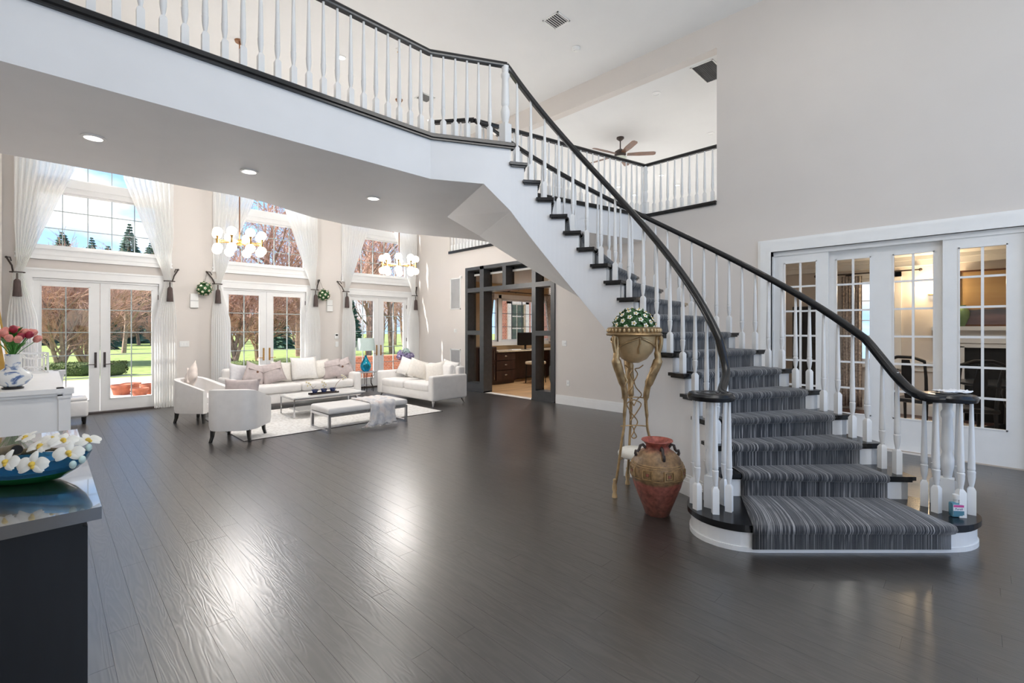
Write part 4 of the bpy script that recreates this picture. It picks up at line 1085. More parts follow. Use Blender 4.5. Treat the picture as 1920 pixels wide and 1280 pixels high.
# ================================================================== CURTAINS with tiebacks
def curtain(c, side, label):
    """side -1: left panel of the window centred at c; gathered at the tieback, hanging to the floor"""
    edge = c + side * 1.12; rows = []; zt_, zk, tie = 6.0, 2.58, c + side * 1.05
    if side < 0 and c < 1: tie = c - 1.08
    for j in range(41):
        z = .02 + (zt_ - .02) * j / 40
        if z > zk:
            t = (z - zk) / (zt_ - zk); e = min(1, t * 1.75)
            wo = tie + (edge - tie) * min(1, t * 4); wi = tie - side * (.07 + .66 * e ** 1.05)
            amp = .018 + .03 * min(1, t * 3)
        else:
            t = (zk - z) / zk; g = min(1, t * 3.2)
            wo = tie + side * (.05 + .07 * g); wi = tie - side * (.06 + .19 * g)
            amp = .02 + .025 * g
        n = 72
        rows.append([(wo + (wi - wo) * i / n, YA - .10 - amp * (1 + math.sin(i / n * 2 * PI * 9 + .5 * math.sin(j * .2))) - (.02 if z < zk + .4 else 0), z) for i in range(n + 1)])
    m = MB(); m.loft(rows, False, False)
    o = m.build('sheer_curtain', 'sheer', None, 60, fix=False); tag(o, label, 'curtain', 'white sheer curtains at the garden windows')
    a = (tie, YA - .15, zk); h_ = (tie + side * .17, YA - .02, zk + .26)
    if side > 0 and c > 6: h_ = (7.79, YA - .02, zk + .26)
    if side < 0 and c < 1: h_ = (XC + .05, YA - .02, zk + .26)
    t = thing('curtain_tieback', 'dark rope tieback with tassel ' + label.replace('white sheer curtain ', ''), 'tieback', a)
    q = Vector(h_) - Vector(a)
    rg = [tuple(Vector((.09 * math.cos(R(i * 24)), .05 * math.sin(R(i * 24)), 0))) for i in range(16)]
    MB().tube(rg, .011, 6).build('loop', 'bronze', t, 60)
    MB().tube([(side * .05, 0, 0), tuple(q * .5 + Vector((0, -.02, -.015))), tuple(q)], .014, 6).tube([tuple(q * .55 + Vector((0, -.03, .05))), tuple(q * .8 + Vector((side * -.02, -.02, .05))), tuple(q)], .010, 6).build('rope', 'bronze', t, 60)
    MB().tube([(0, -.05, -.02), (0, -.05, -.12)], .012, 6).build('cord', 'bronze', t)
    MB().lathe([(.02, -.12), (.042, -.15), (.046, -.2), (.058, -.42), (.001, -.42)], (0, -.06, 0), 14).build('tassel', 'tassel', t, 40)
    MB().sphere((0, 0, 0), .02, 8, 6).build('wall_hook', 'bronze', t, 50, loc=tuple(q))
    return h_
hooks = []
CL = [('left', 'of the window beside the white console'), ('right', 'of the window beside the white console'), ('left', 'of the middle window behind the sofa'), ('right', 'of the middle window behind the sofa'), ('left', 'of the window behind the table lamp'), ('right', 'of the window in the far corner')]
k = 0
for c in DOORX:
    for s in (-1, 1):
        hooks.append(curtain(c, s, 'white sheer curtain on the %s %s' % CL[k])); k += 1
def flower_mesh(r, petal='petal_white', n=5):
    m = MB()
    for i in range(n):
        a = 2 * PI * i / n
        m.lathe([(.001, -r * .05), (r * .34, 0), (.001, r * .12)], (r * .55 * math.cos(a), r * .55 * math.sin(a), r * .1), 6, False)
    me = m.mesh('flower', None, False); me.materials.append(MATS[petal])
    c = MB().sphere((0, 0, r * .14), r * .26, 6, 4); me2 = c.mesh('flower_centre', None, False); me2.materials.append(MATS['petal_centre'])
    return me, me2
def leafball(name, r, n, leaf, parent, dome=False, seed=1, m='leaf'):
    rnd = random.Random(seed); mb = MB()
    for i in range(n):
        z = rnd.uniform(0.02 if dome else -1, 1); a = rnd.uniform(0, 2 * PI); q = math.sqrt(max(0, 1 - z * z))
        nrm = Vector((q * math.cos(a), q * math.sin(a), z)); p = nrm * r * rnd.uniform(.86, 1.02)
        t = nrm.orthogonal().normalized(); t.rotate(Matrix.Rotation(rnd.uniform(0, 6.28), 3, nrm)); b = nrm.cross(t)
        s = leaf * rnd.uniform(.7, 1.3); up = nrm * s * rnd.uniform(.1, .6)
        mb.add([tuple(p - b * s * .35), tuple(p + t * s * .6 + up), tuple(p + b * s * .35), tuple(p - t * s * .5)], [(0, 1, 2), (0, 2, 3)])
    o = mb.build(name, m, parent, None, False); return o
def place_flowers(root, pts, r, petal, rnd):
    me, me2 = flower_mesh(r, petal)
    for p, nrm in pts:
        o = link('flower', me, None, root, p); o.rotation_euler = Vector(nrm).to_track_quat('Z', 'Y').to_euler()
        c = link('flower_centre', me2, None, o)
def dome_pts(r, n, dome, rnd):
    res = []
    for i in range(n):
        z = (i + .5) / n if dome else -1 + 2 * (i + .5) / n
        a = i * 2.399963; q = math.sqrt(1 - z * z); nr = (q * math.cos(a), q * math.sin(a), z); res.append((tuple(c * r for c in nr), nr))
    return res
for (hx, hy_, hz), lab in ((hooks[2], 'ball of white flowers hanging left of the middle window'), (hooks[3], 'ball of white flowers hanging right of the middle window')):
    dx = -.07 if hx < 4 else .05
    o = thing('flower_ball', lab, 'flower ball', (hx + dx, YA - .17, hz - .38), group='hanging flower balls')
    leafball('foliage', .135, 260, .05, o, seed=4); MB().sphere((0, 0, 0), .115, 12, 8).build('core', 'leaf', o)
    place_flowers(o, dome_pts(.14, 30, False, random), .032, 'petal_white', random)
    MB().tube([(0, 0, .1), (-dx, .13, .37)], .003, 5).build('cord', 'bronze', o)

# ================================================================== LIVING ROOM FURNITURE
def pillow_mesh(w_, h_, t_, n=10):
    m = MB(); top = []; bot = []
    for j in range(n + 1):
        v = -1 + 2 * j / n
        for i in range(n + 1):
            u = -1 + 2 * i / n
            x = u * w_ / 2 * (1 - .09 * (1 - v * v)); z = v * h_ / 2 * (1 - .09 * (1 - u * u))
            th_ = t_ / 2 * max(0, (1 - abs(u) ** 2.6)) ** .6 * max(0, (1 - abs(v) ** 2.6)) ** .6
            top.append((x, th_, z)); bot.append((x, -th_, z))
    k = n + 1; f = []
    for j in range(n):
        for i in range(n):
            a = j * k + i; f.append((a, a + 1, a + k + 1, a + k)); b = a + k * k; f.append((b + k, b + k + 1, b + 1, b))
    m.add(top + bot, f)
    me = m.mesh('pillow', 80, False)
    bm = bmesh.new(); bm.from_mesh(me); bmesh.ops.remove_doubles(bm, verts=bm.verts, dist=.001); bmesh.ops.recalc_face_normals(bm, faces=bm.faces); bm.to_mesh(me); bm.free(); me.shade_smooth()
    return me
def pillow(label, loc, w_, h_, t_, m, rz=0, lean=15, roll=0, group=None, button=False, seam=False):
    o = thing('throw_pillow', label, 'pillow', loc, group=group)
    o.rotation_euler = (R(-lean), R(roll), rz)
    c = link('cover', pillow_mesh(w_, h_, t_), m, o)
    if seam: MB().box(-w_ * .40, w_ * .40, -t_ * .5 - .003, -t_ * .5 + .03, h_ * .11, h_ * .13).build('seam', m, o)
    if button: MB().lathe([(.001, 0), (.022, 0), (.022, .008), (.001, .01)], n=12).build('button', 'walnut', o, loc=(0, -t_ * .5, h_ * .06)).rotation_euler = (R(90), 0, 0)
    return o

def tub_chair(label, loc, rz):
    """faces +Y locally"""
    o = thing('tub_armchair', label, 'armchair', loc, rz)
    W, D, H = .66, .64, .755
    out_, inn = [], []
    pts = []
    n = 22
    def ring(w2, d0, d1, rr):
        q = []
        for i in range(n + 1):
            t = i / n
            a = R(200) + R(-220) * 0 
            q.append(t)
        return q
    def uline(w2, yb, yf, rc):
        # from the front right, round the back to the front left
        path = [(w2, yf)]
        for i in range(9):
            a = R(0 - 90 * i / 8); path.append((w2 - rc + rc * math.cos(a), yb + rc + rc * math.sin(a)))
        for i in range(9):
            a = R(-90 - 90 * i / 8); path.append((-w2 + rc + rc * math.cos(a), yb + rc + rc * math.sin(a)))
        path.append((-w2, yf))
        return path
    po = uline(W / 2, -D / 2, D / 2, .20); pi_ = uline(W / 2 - .085, -D / 2 + .085, D / 2, .13)
    m = MB(); lo = []
    for (xo, yo), (xi, yi) in zip(po, pi_):
        t = min(1, max(0, (yo + D / 2) / D)); ht = H - .19 * t ** 1.3
        lo.append([(xo * .96, yo * .96, .17), (xo, yo, .24), (xo, yo, ht - .03), (xo * .98 + xi * .02, yo * .98 + yi * .02, ht - .008), ((xo + xi) / 2, (yo + yi) / 2, ht), (xi, yi, ht - .02), (xi, yi, .17)])
    m.loft(lo); m.build('shell', 'white_leather', o, 50)
    MB().rbox((0, .02, .255), (W - .14, D - .06, .17), .03).build('seat_base', 'white_leather', o, 50)
    MB().rbox((0, .05, .39), (W - .19, D - .13, .13), .04, 3).build('seat_cushion', 'white_leather', o, 50)
    for x in (-.24, .24):
        for y in (-.23, .25):
            MB().loft([[(x * s + dx * q, y * s + dy * q, z) for dx, dy in ((-1, -1), (1, -1), (1, 1), (-1, 1))] for s, q, z in ((1.10, .016, 0), (1.03, .019, .08), (1, .024, .18))]).build('leg', 'dark_leg', o)
    return o
tub_chair('white tub armchair with its back to the hall, nearest the viewer', (2.00, 7.67, 0), R(-45 + 6))
tub_chair('white tub armchair standing sideways beside the first garden door', (1.92, 9.68, 0), R(-140))
pillow('mauve pillow in the white tub armchair nearest the viewer', (2.06, 7.75, .68), .52, .36, .16, 'mauve_fabric', R(-40), 12)
pillow('pale blush and cream pillow in the tub armchair by the garden door', (1.80, 9.78, .74), .50, .44, .15, 'blush_fabric', R(-100), 20, 35, seam=True)

def sofa(name, label, loc, rz, Ln, Dp, seats, arm_h, seat_h, back_h, leg='chrome', mm='white_leather', tufted=False):
    """faces -Y locally, origin at the middle of its footprint"""
    o = thing(name, label, 'sofa', loc, rz)
    aw = .17
    MB().rbox((0, 0, .21), (Ln - .04, Dp - .06, .20), .03).build('base', mm, o, 50)
    MB().rbox((0, Dp / 2 - .11, back_h / 2 + .06), (Ln - .1, .2, back_h - .12), .06, 3).build('backrest', mm, o, 50)
    for s in (-1, 1):
        a = MB().rbox((s * (Ln / 2 - aw / 2), 0, (arm_h + .11) / 2), (aw, Dp, arm_h - .11), .045, 3).build('armrest', mm, o, 50)
        for y in (-.18, .18):
            MB().sphere((s * (Ln / 2 - .004), y, arm_h * .62), .016, 8, 6, .5).build('button', mm, a, 50)
    sw = (Ln - 2 * aw) / seats
    for i in range(seats):
        MB().rbox((-Ln / 2 + aw + sw * (i + .5), -.07, seat_h - .085), (sw - .008, Dp - .16, .17), .05, 3).build('seat_cushion', mm, o, 50)
        MB().rbox((-Ln / 2 + aw + sw * (i + .5), Dp / 2 - .26, seat_h + .18), (sw - .02, .18, .38), .07, 3, 0, R(-12)).build('back_cushion', mm, o, 50)
    for x in (-Ln / 2 + .1, Ln / 2 - .1):
        for y in (-Dp / 2 + .09, Dp / 2 - .09):
            MB().loft([[(x * 1.0 + (.05 if x > 0 else -.05) * s + dx * q, y + (.04 if y > 0 else -.04) * s + dy * q, z) for dx, dy in ((-1, -1), (1, -1), (1, 1), (-1, 1))] for s, q, z in ((1, .008, 0), (.5, .016, .06), (0, .026, .125))]).build('leg', leg, o)
    return o
sofa('long_sofa', 'long white sofa with many pillows in front of the middle garden door', (3.76, 10.38, 0), 0, 2.62, .98, 2, .63, .485, .80)
sofa('loveseat', 'white tufted loveseat facing the coffee table from the right', (6.03, 8.98, 0), R(-88), 2.15, .95, 2, .63, .46, .80)
SP = [(2.72, 10.42, .70, 'grey_fabric', 25, 12, 'grey pillow at the left arm of the long sofa', False), (2.98, 10.30, .70, 'mauve_fabric', 8, 22, 'mauve pillow with a button near the left arm of the long sofa', True), (3.30, 10.28, .70, 'mauve_fabric', -6, -14, 'greyish mauve pillow leaning on the cream one', False), (3.50, 10.36, .71, 'cream_fabric', 0, 6, 'cream pillow left of the furry pillow on the long sofa', False),
      (3.95, 10.30, .73, 'white_fabric', 0, 0, 'large furry white pillow in the middle of the long sofa', False), (4.33, 10.36, .72, 'cream_fabric', 0, -4, 'cream pillow right of the furry pillow on the long sofa', False), (4.56, 10.30, .71, 'mauve_fabric', -8, -8, 'mauve pillow second from the right arm of the long sofa', False), (4.80, 10.28, .71, 'mauve_fabric', -12, -20, 'mauve pillow with brown button at the right arm of the long sofa', True)]
for x, y, z, m, rz, roll, lab, bt in SP:
    big = 'large' in lab
    pillow(lab, (x, y, z + (.03 if big else 0)), .56 if big else .45, .5 if big else .43, .2 if big else .16, m, R(rz), 16, roll, 'pillows on the long sofa', bt, m == 'mauve_fabric')
LP = [(6.10, 9.62, .70, -62, 14, 'white ribbed pillow at the far end of the loveseat'), (6.02, 9.02, .69, -40, 18, 'cream knotted pillow in the middle of the loveseat'), (6.12, 8.52, .66, -55, -10, 'small white pillow left of the near arm of the loveseat'), (6.30, 8.28, .70, -80, 8, 'plain white pillow in the near corner of the loveseat')]
for x, y, z, rz, roll, lab in LP:
    pillow(lab, (x, y, z), .50, .44, .18, 'cream_fabric' if 'knot' in lab or 'small' in lab else 'white_fabric', R(rz), 22, roll, 'pillows on the loveseat')
# rug
o = MB().box(2.0, 5.46, 7.4, 9.86, .0, .008).build('area_rug', 'woven_rug'); tag(o, 'pale woven rug under the coffee table and bench', 'rug')
MB().box(1.985, 5.475, 7.385, 7.4, 0, .007).box(1.985, 5.475, 9.86, 9.875, 0, .007).box(1.985, 2.0, 7.4, 9.86, 0, .007).box(5.46, 5.475, 7.4, 9.86, 0, .007).build('binding', 'bronze', o)
def metal_frame(parent, x0, x1, y0, y1, h_, q=.014, lower=True):
    for x in (x0, x1):
        for y in (y0, y1): MB().box(x - q, x + q, y - q, y + q, .0, h_).build('leg', 'chrome', parent)
    for y in (y0, y1): MB().box(x0 + q, x1 - q, y - q, y + q, h_ - 2 * q, h_).build('rail', 'chrome', parent)
    for x in (x0, x1):
        MB().box(x - q, x + q, y0 + q, y1 - q, h_ - 2 * q, h_).build('rail', 'chrome', parent)
        if lower: MB().box(x - q, x + q, y0 + q, y1 - q, 0, 2 * q).build('floor_bar', 'chrome', parent)
o = thing('coffee_table', 'low white topped coffee table with slim steel frame', 'coffee table', (3.78, 8.92, .012)); metal_frame(o, -.66, .66, -.33, .33, .345, .011)
MB().box(-.68, .68, -.35, .35, .345, .365).build('tabletop', 'table_stone', o)
MB().box(-.55, .55, -.25, .25, .10, .112).build('shelf', 'table_stone', o)
o = thing('bench', 'white padded bench with chrome legs at the rug edge', 'bench', (3.74, 7.34, .0)); metal_frame(o, -.675, .675, -.32, .32, .29, .02)
MB().rbox((0, 0, .34), (1.40, .70, .10), .035, 3).build('cushion', 'white_leather', o, 50)
# fur throw over the bench
def throw():
    rnd = random.Random(5); base = []
    nu, nv = 26, 34
    path = []
    for j in range(nv + 1):
        s = j / nv * 1.22
        if s < .62: path.append((.30 - s, .40))
        elif s < .70: path.append((-.32 - (s - .62) * .55, .40 - (s - .62) * .45))
        else: path.append((-.372 - .05 * (s - .70), max(.035, .364 - (s - .70) * .72)))
    m = MB(); loops = []
    for j, (y, z) in enumerate(path):
        t = j / nv; w0 = -.02 + .03 * math.sin(t * 5); w1 = .50 - .07 * t + .03 * math.sin(t * 7)
        if t > .85: w0 -= .14 * (t - .85) / .15
        loops.append([(w0 + (w1 - w0) * i / nu, y - .012 * math.sin(i * .9 + t * 3) * t, z + .006 * math.sin(i * 1.1)) for i in range(nu + 1)])
    m.loft(loops, False, False)
    o = thing('fur_throw', 'fluffy white and blush throw draped over the bench', 'throw', (3.74, 7.34, 0))
    b = m.build('cloth', 'pastel_fur', o, 60); sm = b.modifiers.new('t', 'SOLIDIFY'); sm.thickness = .016; sm.offset = 1
    h = MB()
    for k_ in range(5200):
        j = rnd.random() * nv; i = rnd.random() * nu; j0, i0 = int(j), int(i)
        p = Vector(loops[j0][i0]).lerp(Vector(loops[min(nv, j0 + 1)][min(nu, i0 + 1)]), (j - j0))
        nrm = Vector((rnd.uniform(-.5, .5), -.25 if path[j0][1] > .39 else -1, 1 if path[j0][1] > .39 else -.55)); nrm.normalize()
        d_ = nrm * rnd.uniform(.02, .045) + Vector((0, 0, -.012)); sd_ = d_.orthogonal().normalized() * .0045
        if p.z + d_.z < .01: continue
        h.add([tuple(p - sd_), tuple(p + sd_), tuple(p + d_)], [(0, 1, 2)])
    tag(h.build('fur', 'pastel_fur', o, None, False), kind='stuff')
throw()
# tray of cups with orchid twigs on the coffee table
ZT = .377
o = thing('tray', 'long dark wooden tray holding three cups on the coffee table', 'tray', (3.74, 8.80, ZT), R(0)); MB().box(-.27, .27, -.06, .06, 0, .018).build('base', 'bronze', o); MB().box(-.27, .27, -.06, -.052, .018, .032).box(-.27, .27, .052, .06, .018, .032).build('rim', 'bronze', o)
for i, x in enumerate((-.17, 0, .17)):
    lab = ['left', 'middle', 'right'][i]
    c = thing('tea_cup', 'small blue and white cup, %s of three on the tray' % lab, 'cup', (3.74 + x, 8.80, ZT + .018), group='cups on the coffee table tray')
    MB().lathe([(.028, 0), (.03, .008), (.045, .03), (.062, .075), (.058, .075), (.04, .03), (.001, .02)], n=18).build('bowl', 'cup_blue', c, 50)
    t = thing('orchid_sprig', 'thin twig with pale blossoms in the %s cup' % lab, 'flower', (3.74 + x, 8.80, ZT + .06), group='sprigs in the cups')
    lean = (-.12, .0, .22)[i]; hh = (.16, .14, .24)[i]
    MB().tube([(0, 0, -.03), (lean * .4, 0, hh * .5), (lean, 0, hh)], .004, 5).tube([(lean * .3, 0, hh * .4), (lean * .3 + .07, .02, hh * .62)], .003, 5).build('stem', 'bark', t)
    place_flowers(t, [((lean + dx, -.01, hh + dz), (.2, -1, .4)) for dx, dz in ((0, 0), (-.04, .02), (.03, -.03), (-.02, -.05))], .035, 'petal_white', random)
# side table with lamp, and the flower table behind the loveseat
o = thing('lamp_table', 'small grey side table with curved iron legs under the lamp', 'side table', (5.85, 11.20, 0))
MB().lathe([(.25, .485), (.27, .49), (.27, .505), (.25, .51)], n=28).build('tabletop', 'grille_grey', o, 40)
for i in range(6):
    a = R(60 * i + 10); ca, sa = math.cos(a), math.sin(a)
    MB().tube([(r * ca, r * sa, z) for r, z in ((.22, .485), (.20, .40), (.15, .30), (.16, .2), (.21, .1), (.2, 0))], .008, 6).build('leg', 'bronze', o, 60)
MB().lathe([(.14, .14), (.15, .15), (.14, .16)], n=20).build('shelf', 'grille_grey', o)
lm = thing('table_lamp', 'teal glass teardrop lamp with pale drum shade', 'lamp', (5.85, 11.20, .51))
MB().lathe([(.06, 0), (.075, .01), (.12, .06), (.14, .13), (.13, .19), (.085, .27), (.04, .35), (.03, .41), (.04, .42)], n=20).build('lamp_base', 'teal_glass', lm, 50)
MB().tube([(0, 0, .41), (0, 0, .60)], .010, 8).build('stem', 'brass', lm); MB().lathe([(.245, .54), (.205, .86), (.20, .86), (.24, .54)], n=28, caps=False).build('lamp_shade', 'teal_shade', lm, 50); MB().sphere((0, 0, .88), .014, 8, 6).build('finial', 'brass', lm)
o = thing('flower_table', 'low dark stand behind the loveseat carrying hydrangeas', 'side table', (6.95, 11.1, 0)); MB().lathe([(.2, .48), (.21, .5), (.2, .51)], n=20).build('tabletop', 'bronze', o)
for i in range(3): a = R(120 * i); MB().tube([(.15 * math.cos(a), .15 * math.sin(a), .49), (.18 * math.cos(a), .18 * math.sin(a), 0)], .01, 6).build('leg', 'bronze', o)
o = thing('hydrangea_vase', 'lilac and mint hydrangeas in a pot behind the loveseat', 'flowers', (6.95, 11.1, .51)); MB().lathe([(.06, 0), (.09, .1), (.07, .2), (.08, .23)], n=16).build('pot', 'plastic_white', o, 50)
for i, (x, y, z, m) in enumerate(((-.16, -.02, .36, 'petal_lilac'), (.0, -.1, .34, 'petal_lilac'), (.16, -.02, .35, 'petal_lilac'), (.05, .02, .46, 'petal_mint'), (-.07, .08, .42, 'petal_lilac'))):
    c = leafball('bloom', .10, 150, .05, o, seed=20 + i, m=m); c.location = (x, y, z); MB().tube([(0, 0, .15), (x, y, z - .05)], .006, 5).build('stem', 'leaf', o)
# chandeliers
def chandelier(label, x, y, z):
    o = thing('chandelier', label, 'chandelier', (x, y, z), group=None)
    MB().tube([(0, 0, .02), (0, 0, ZC - z)], .011, 8).build('rod', 'copper', o); MB().lathe([(.001, ZC - z), (.08, ZC - z), (.07, ZC - z - .03), (.001, ZC - z - .03)], n=18).build('canopy', 'copper', o)
    MB().lathe([(.001, -.06), (.035, -.05), (.05, 0), (.035, .05), (.001, .06)], n=16).build('hub', 'brass', o, 40)
    for i in range(8):
        a = R(45 * i + 12); ca, sa = math.cos(a), math.sin(a); r = .36
        arm = MB().tube([(.04 * ca, .04 * sa, 0), (r * ca, r * sa, 0)], .011, 6).lathe([(.032, -.07), (.018, -.04), (.014, 0), (.018, .04), (.032, .07)], (r * ca, r * sa, 0), 12).build('arm', 'brass', o, 40)
        for s in (-1, 1): MB().sphere((r * ca, r * sa, s * .135), .078, 16, 10).build('globe', 'globe', arm, 60)
    for zz, pw in ((0, CH_POWER),):
        d_ = bpy.data.lights.new('chandelier_light', 'POINT'); d_.energy = pw; d_.color = (1, .97, .94); d_.shadow_soft_size = .4
        q = bpy.data.objects.new('chandelier_light', d_); COL.objects.link(q); q.parent = o; q.location = (0, 0, zz)
CH_POWER = 140
chandelier('brass chandelier with glowing globes before the middle window', 2.41, 9.19, 3.12)
chandelier('brass chandelier with glowing globes before the far window', 5.52, 9.05, 3.02)
# added chandelier above the viewer, out of view, to brighten the hall
hc = thing('added_hall_chandelier', 'added globe chandelier, out of view high in the entrance hall', 'chandelier', (3.0, .3, 5.1))
MB().tube([(0, 0, 0), (0, 0, ZC - 5.1)], .015, 8).build('rod', 'brass', hc); MB().lathe([(.001, ZC - 5.1), (.1, ZC - 5.1), (.09, ZC - 5.14), (.001, ZC - 5.14)], n=18).build('canopy', 'brass', hc)
for i in range(6):
    a = R(60 * i); MB().tube([(0, 0, 0), (.5 * math.cos(a), .5 * math.sin(a), 0)], .012, 6).build('arm', 'brass', hc); MB().sphere((.5 * math.cos(a), .5 * math.sin(a), .1), .1, 14, 8).build('globe', 'globe', hc, 60)
HALL_FILL_POWER = 110
FL_FILL_POWER = 58
for i in range(6):
    a = R(60 * i + 30)
    d_ = bpy.data.lights.new('hall_fill_light', 'POINT'); d_.energy = HALL_FILL_POWER / 6; d_.color = (1, .985, .96); d_.shadow_soft_size = .3
    q = bpy.data.objects.new('hall_fill_light', d_); COL.objects.link(q); q.parent = hc; q.location = (.75 * math.cos(a), .75 * math.sin(a), -.05)
# two invented floor lamps behind the viewer, low fill for bridge and stair
for x, lab in ((1.0, 'added fill lamp at the left of the entrance window'), (5.2, 'added fill lamp at the right of the entrance window')):
    o = thing('added_floor_lamp', lab, 'lamp', (x, -2.75, 0))
    MB().lathe([(.001, 0), (.16, 0), (.15, .025), (.02, .04), (.001, .04)], n=24).build('base', 'bronze', o, 40); MB().tube([(0, 0, .03), (0, 0, 1.45)], .013, 8).build('pole', 'bronze', o); MB().lathe([(.24, 1.40), (.19, 1.75), (.185, 1.75), (.235, 1.40)], n=28, caps=False).build('lamp_shade', 'bronze', o, 50)
    d_ = bpy.data.lights.new('floor_fill_light', 'POINT'); d_.energy = FL_FILL_POWER; d_.color = (1, .985, .96); d_.shadow_soft_size = .5
    q = bpy.data.objects.new('floor_fill_light', d_); COL.objects.link(q); q.parent = o; q.location = (0, 0, 1.95)
# unseen ceiling downlights, added to brighten the two-storey rooms (above the frame)
k = 0
for x, y in ((1.2, 8.2), (3.9, 8.4), (6.6, 9.4), (1.2, 10.6), (4.0, 10.6), (1.0, 2.0), (6.5, 1.6), (6.6, -1.4), (1.0, -1.4)):
    downlight(x, y, ZC, 'added downlight in the high ceiling, %s' % ['left of the living room', 'middle of the living room', 'near the study wall', 'over the first garden door', 'over the middle garden door', 'over the console', 'over the stair foot', 'by the sliding doors', 'over the entrance'][k], power=50 if y > 5 else 20); k += 1

# ================================================================== HALL OBJECTS
# urn on the floor
ur = thing('floor_urn', 'large terracotta urn with a tan carved band beside the stair', 'urn', (3.76, 1.975, 0)); ur.scale = (.95,) * 3
MB().lathe([(.001, 0), (.105, 0), (.11, .012), (.135, .08), (.175, .18), (.21, .27), (.232, .35), (.237, .40), (.228, .46), (.20, .52), (.155, .565), (.11, .595), (.098, .615), (.10, .63), (.122, .655), (.14, .668), (.138, .675), (.12, .668), (.09, .63), (.085, .60), (.001, .58)], n=44).build('body', 'urn_glaze', ur, 50)
mat('urn_gold', (.38, .24, .11), .4, .2, var=.35, scale=30); mat('urn_red', (.36, .12, .08), .45, var=.3, scale=30)
def urn_r(z):
    pr = [(.232, .35), (.237, .40), (.228, .46), (.20, .52)]
    for (r0, z0), (r1, z1) in zip(pr, pr[1:]):
        if z0 <= z <= z1: return r0 + (r1 - r0) * (z - z0) / (z1 - z0)
    return .23
for i in range(8):
    a = R(45 * i - 45 + 8 - 90); c, s = math.cos(a), math.sin(a)
    pz = MB(); w_, h_ = .046, .042; zc_ = .405
    for q0, q1, t_ in ((1.0, .78, .012), (.6, .42, .010)):
        for (u0, u1, v0, v1) in ((-q0, q0, q1, q0), (-q0, q0, -q0, -q1), (-q0, -q1, -q1, q1), (q1, q0, -q1, q1)):
            uu, vv = (u0 + u1) / 2 * w_, (v0 + v1) / 2 * h_
            rr = urn_r(zc_ + vv) + .002
            pz.obox((c * rr - s * uu, s * rr + c * uu, zc_ + vv), (t_, abs(u1 - u0) * w_, abs(v1 - v0) * h_), a)
    pz.build('relief_panel', 'urn_gold', ur)
    MB().obox((c * .238, s * .238, .405), (.012, .022, .02), a).build('relief_tile', 'urn_red', ur)
for z, r in ((.352, .2335), (.462, .229), (.478, .222)):
    MB().lathe([(r - .004, z - .004), (r + .004, z), (r - .004, z + .004)], n=44, caps=False).build('relief_band', 'urn_gold', ur, 50)
for i in range(4):
    a = R(90 * i + 45); c, s = math.cos(a), math.sin(a)
    MB().tube([(c * r, s * r, z) for r, z in ((.105, .60), (.13, .63), (.155, .62), (.165, .585), (.178, .57), (.195, .575), (.20, .55), (.192, .53))], .013, 7).build('handle', 'bronze', ur, 60)
# planter stand with three swan necked legs
ps = thing('planter_stand', 'tall antique gold planter stand with swan shaped legs beside the urn', 'planter', (4.075, 2.385, 0))
PZ = 1.27
mb = MB().lathe([(.001, PZ), (.05, PZ + .004), (.12, PZ + .04), (.175, PZ + .11), (.205, PZ + .19), (.215, PZ + .27), (.20, PZ + .27), (.001, PZ + .25)], n=32)
mb.build('bowl', 'antique_cream', ps, 50)
MB().lathe([(.215, PZ + .262), (.262, PZ + .268), (.27, PZ + .28), (.262, PZ + .292), (.245, PZ + .30), (.255, PZ + .345), (.225, PZ + .352), (.20, PZ + .34)], n=40).build('rim', 'antique_gold', ps, 50)
gd = MB()
for i in range(36):
    a = R(10 * i); gd.sphere((.252 * math.cos(a), .252 * math.sin(a), PZ + .318), .013, 6, 5, 1, 1, 1.5)
gd.build('gadroon', 'antique_cream', ps, 60)
for i in range(3):
    a = R(165 + 120 * i); c, s = math.cos(a), math.sin(a)
    P3 = lambda r, z: (c * r, s * r, z)
    leg = MB().tube(smooth_path([P3(.235, PZ + .10), P3(.255, PZ + .17), P3(.26, PZ + .24), P3(.235, PZ + .265), P3(.215, PZ + .21), P3(.225, PZ + .10), P3(.23, PZ + .03), P3(.19, PZ - .08), P3(.135, PZ - .22), P3(.115, PZ - .36), P3(.125, PZ - .50), P3(.13, PZ - .62), P3(.16, .52), P3(.21, .25), P3(.245, .10)], 4),
                    [.020] * 8 + [.022] * 12 + [.032] * 4 + [.046] * 4 + [.042] * 4 + [.030] * 4 + [.017] * 5 + [.0125] * 16, 8).build('leg', 'antique_gold', ps, 60)
    MB().lathe([(.014, .0), (.026, .0), (.022, .03), (.016, .045), (.024, .08), (.022, .11), (.013, .15), (.018, .16), (.012, .175)], (c * .25, s * .25, 0), 10).build('foot', 'antique_cream', leg, 50)
    fe = MB()
    for j in range(5):
        t = j / 4 - .5; fe.tube([P3(.245 - .015 * j, PZ + .06 - .02 * j), (c * (.215 - .02 * j) - s * t * .09, s * (.215 - .02 * j) + c * t * .09, PZ - .04 - .03 * j), (c * (.15) - s * t * .06, s * .15 + c * t * .06, PZ - .13 - .02 * j)], [.012, .011, .004], 5)
    fe.build('feather', 'antique_cream', leg, 60)
sw = MB()
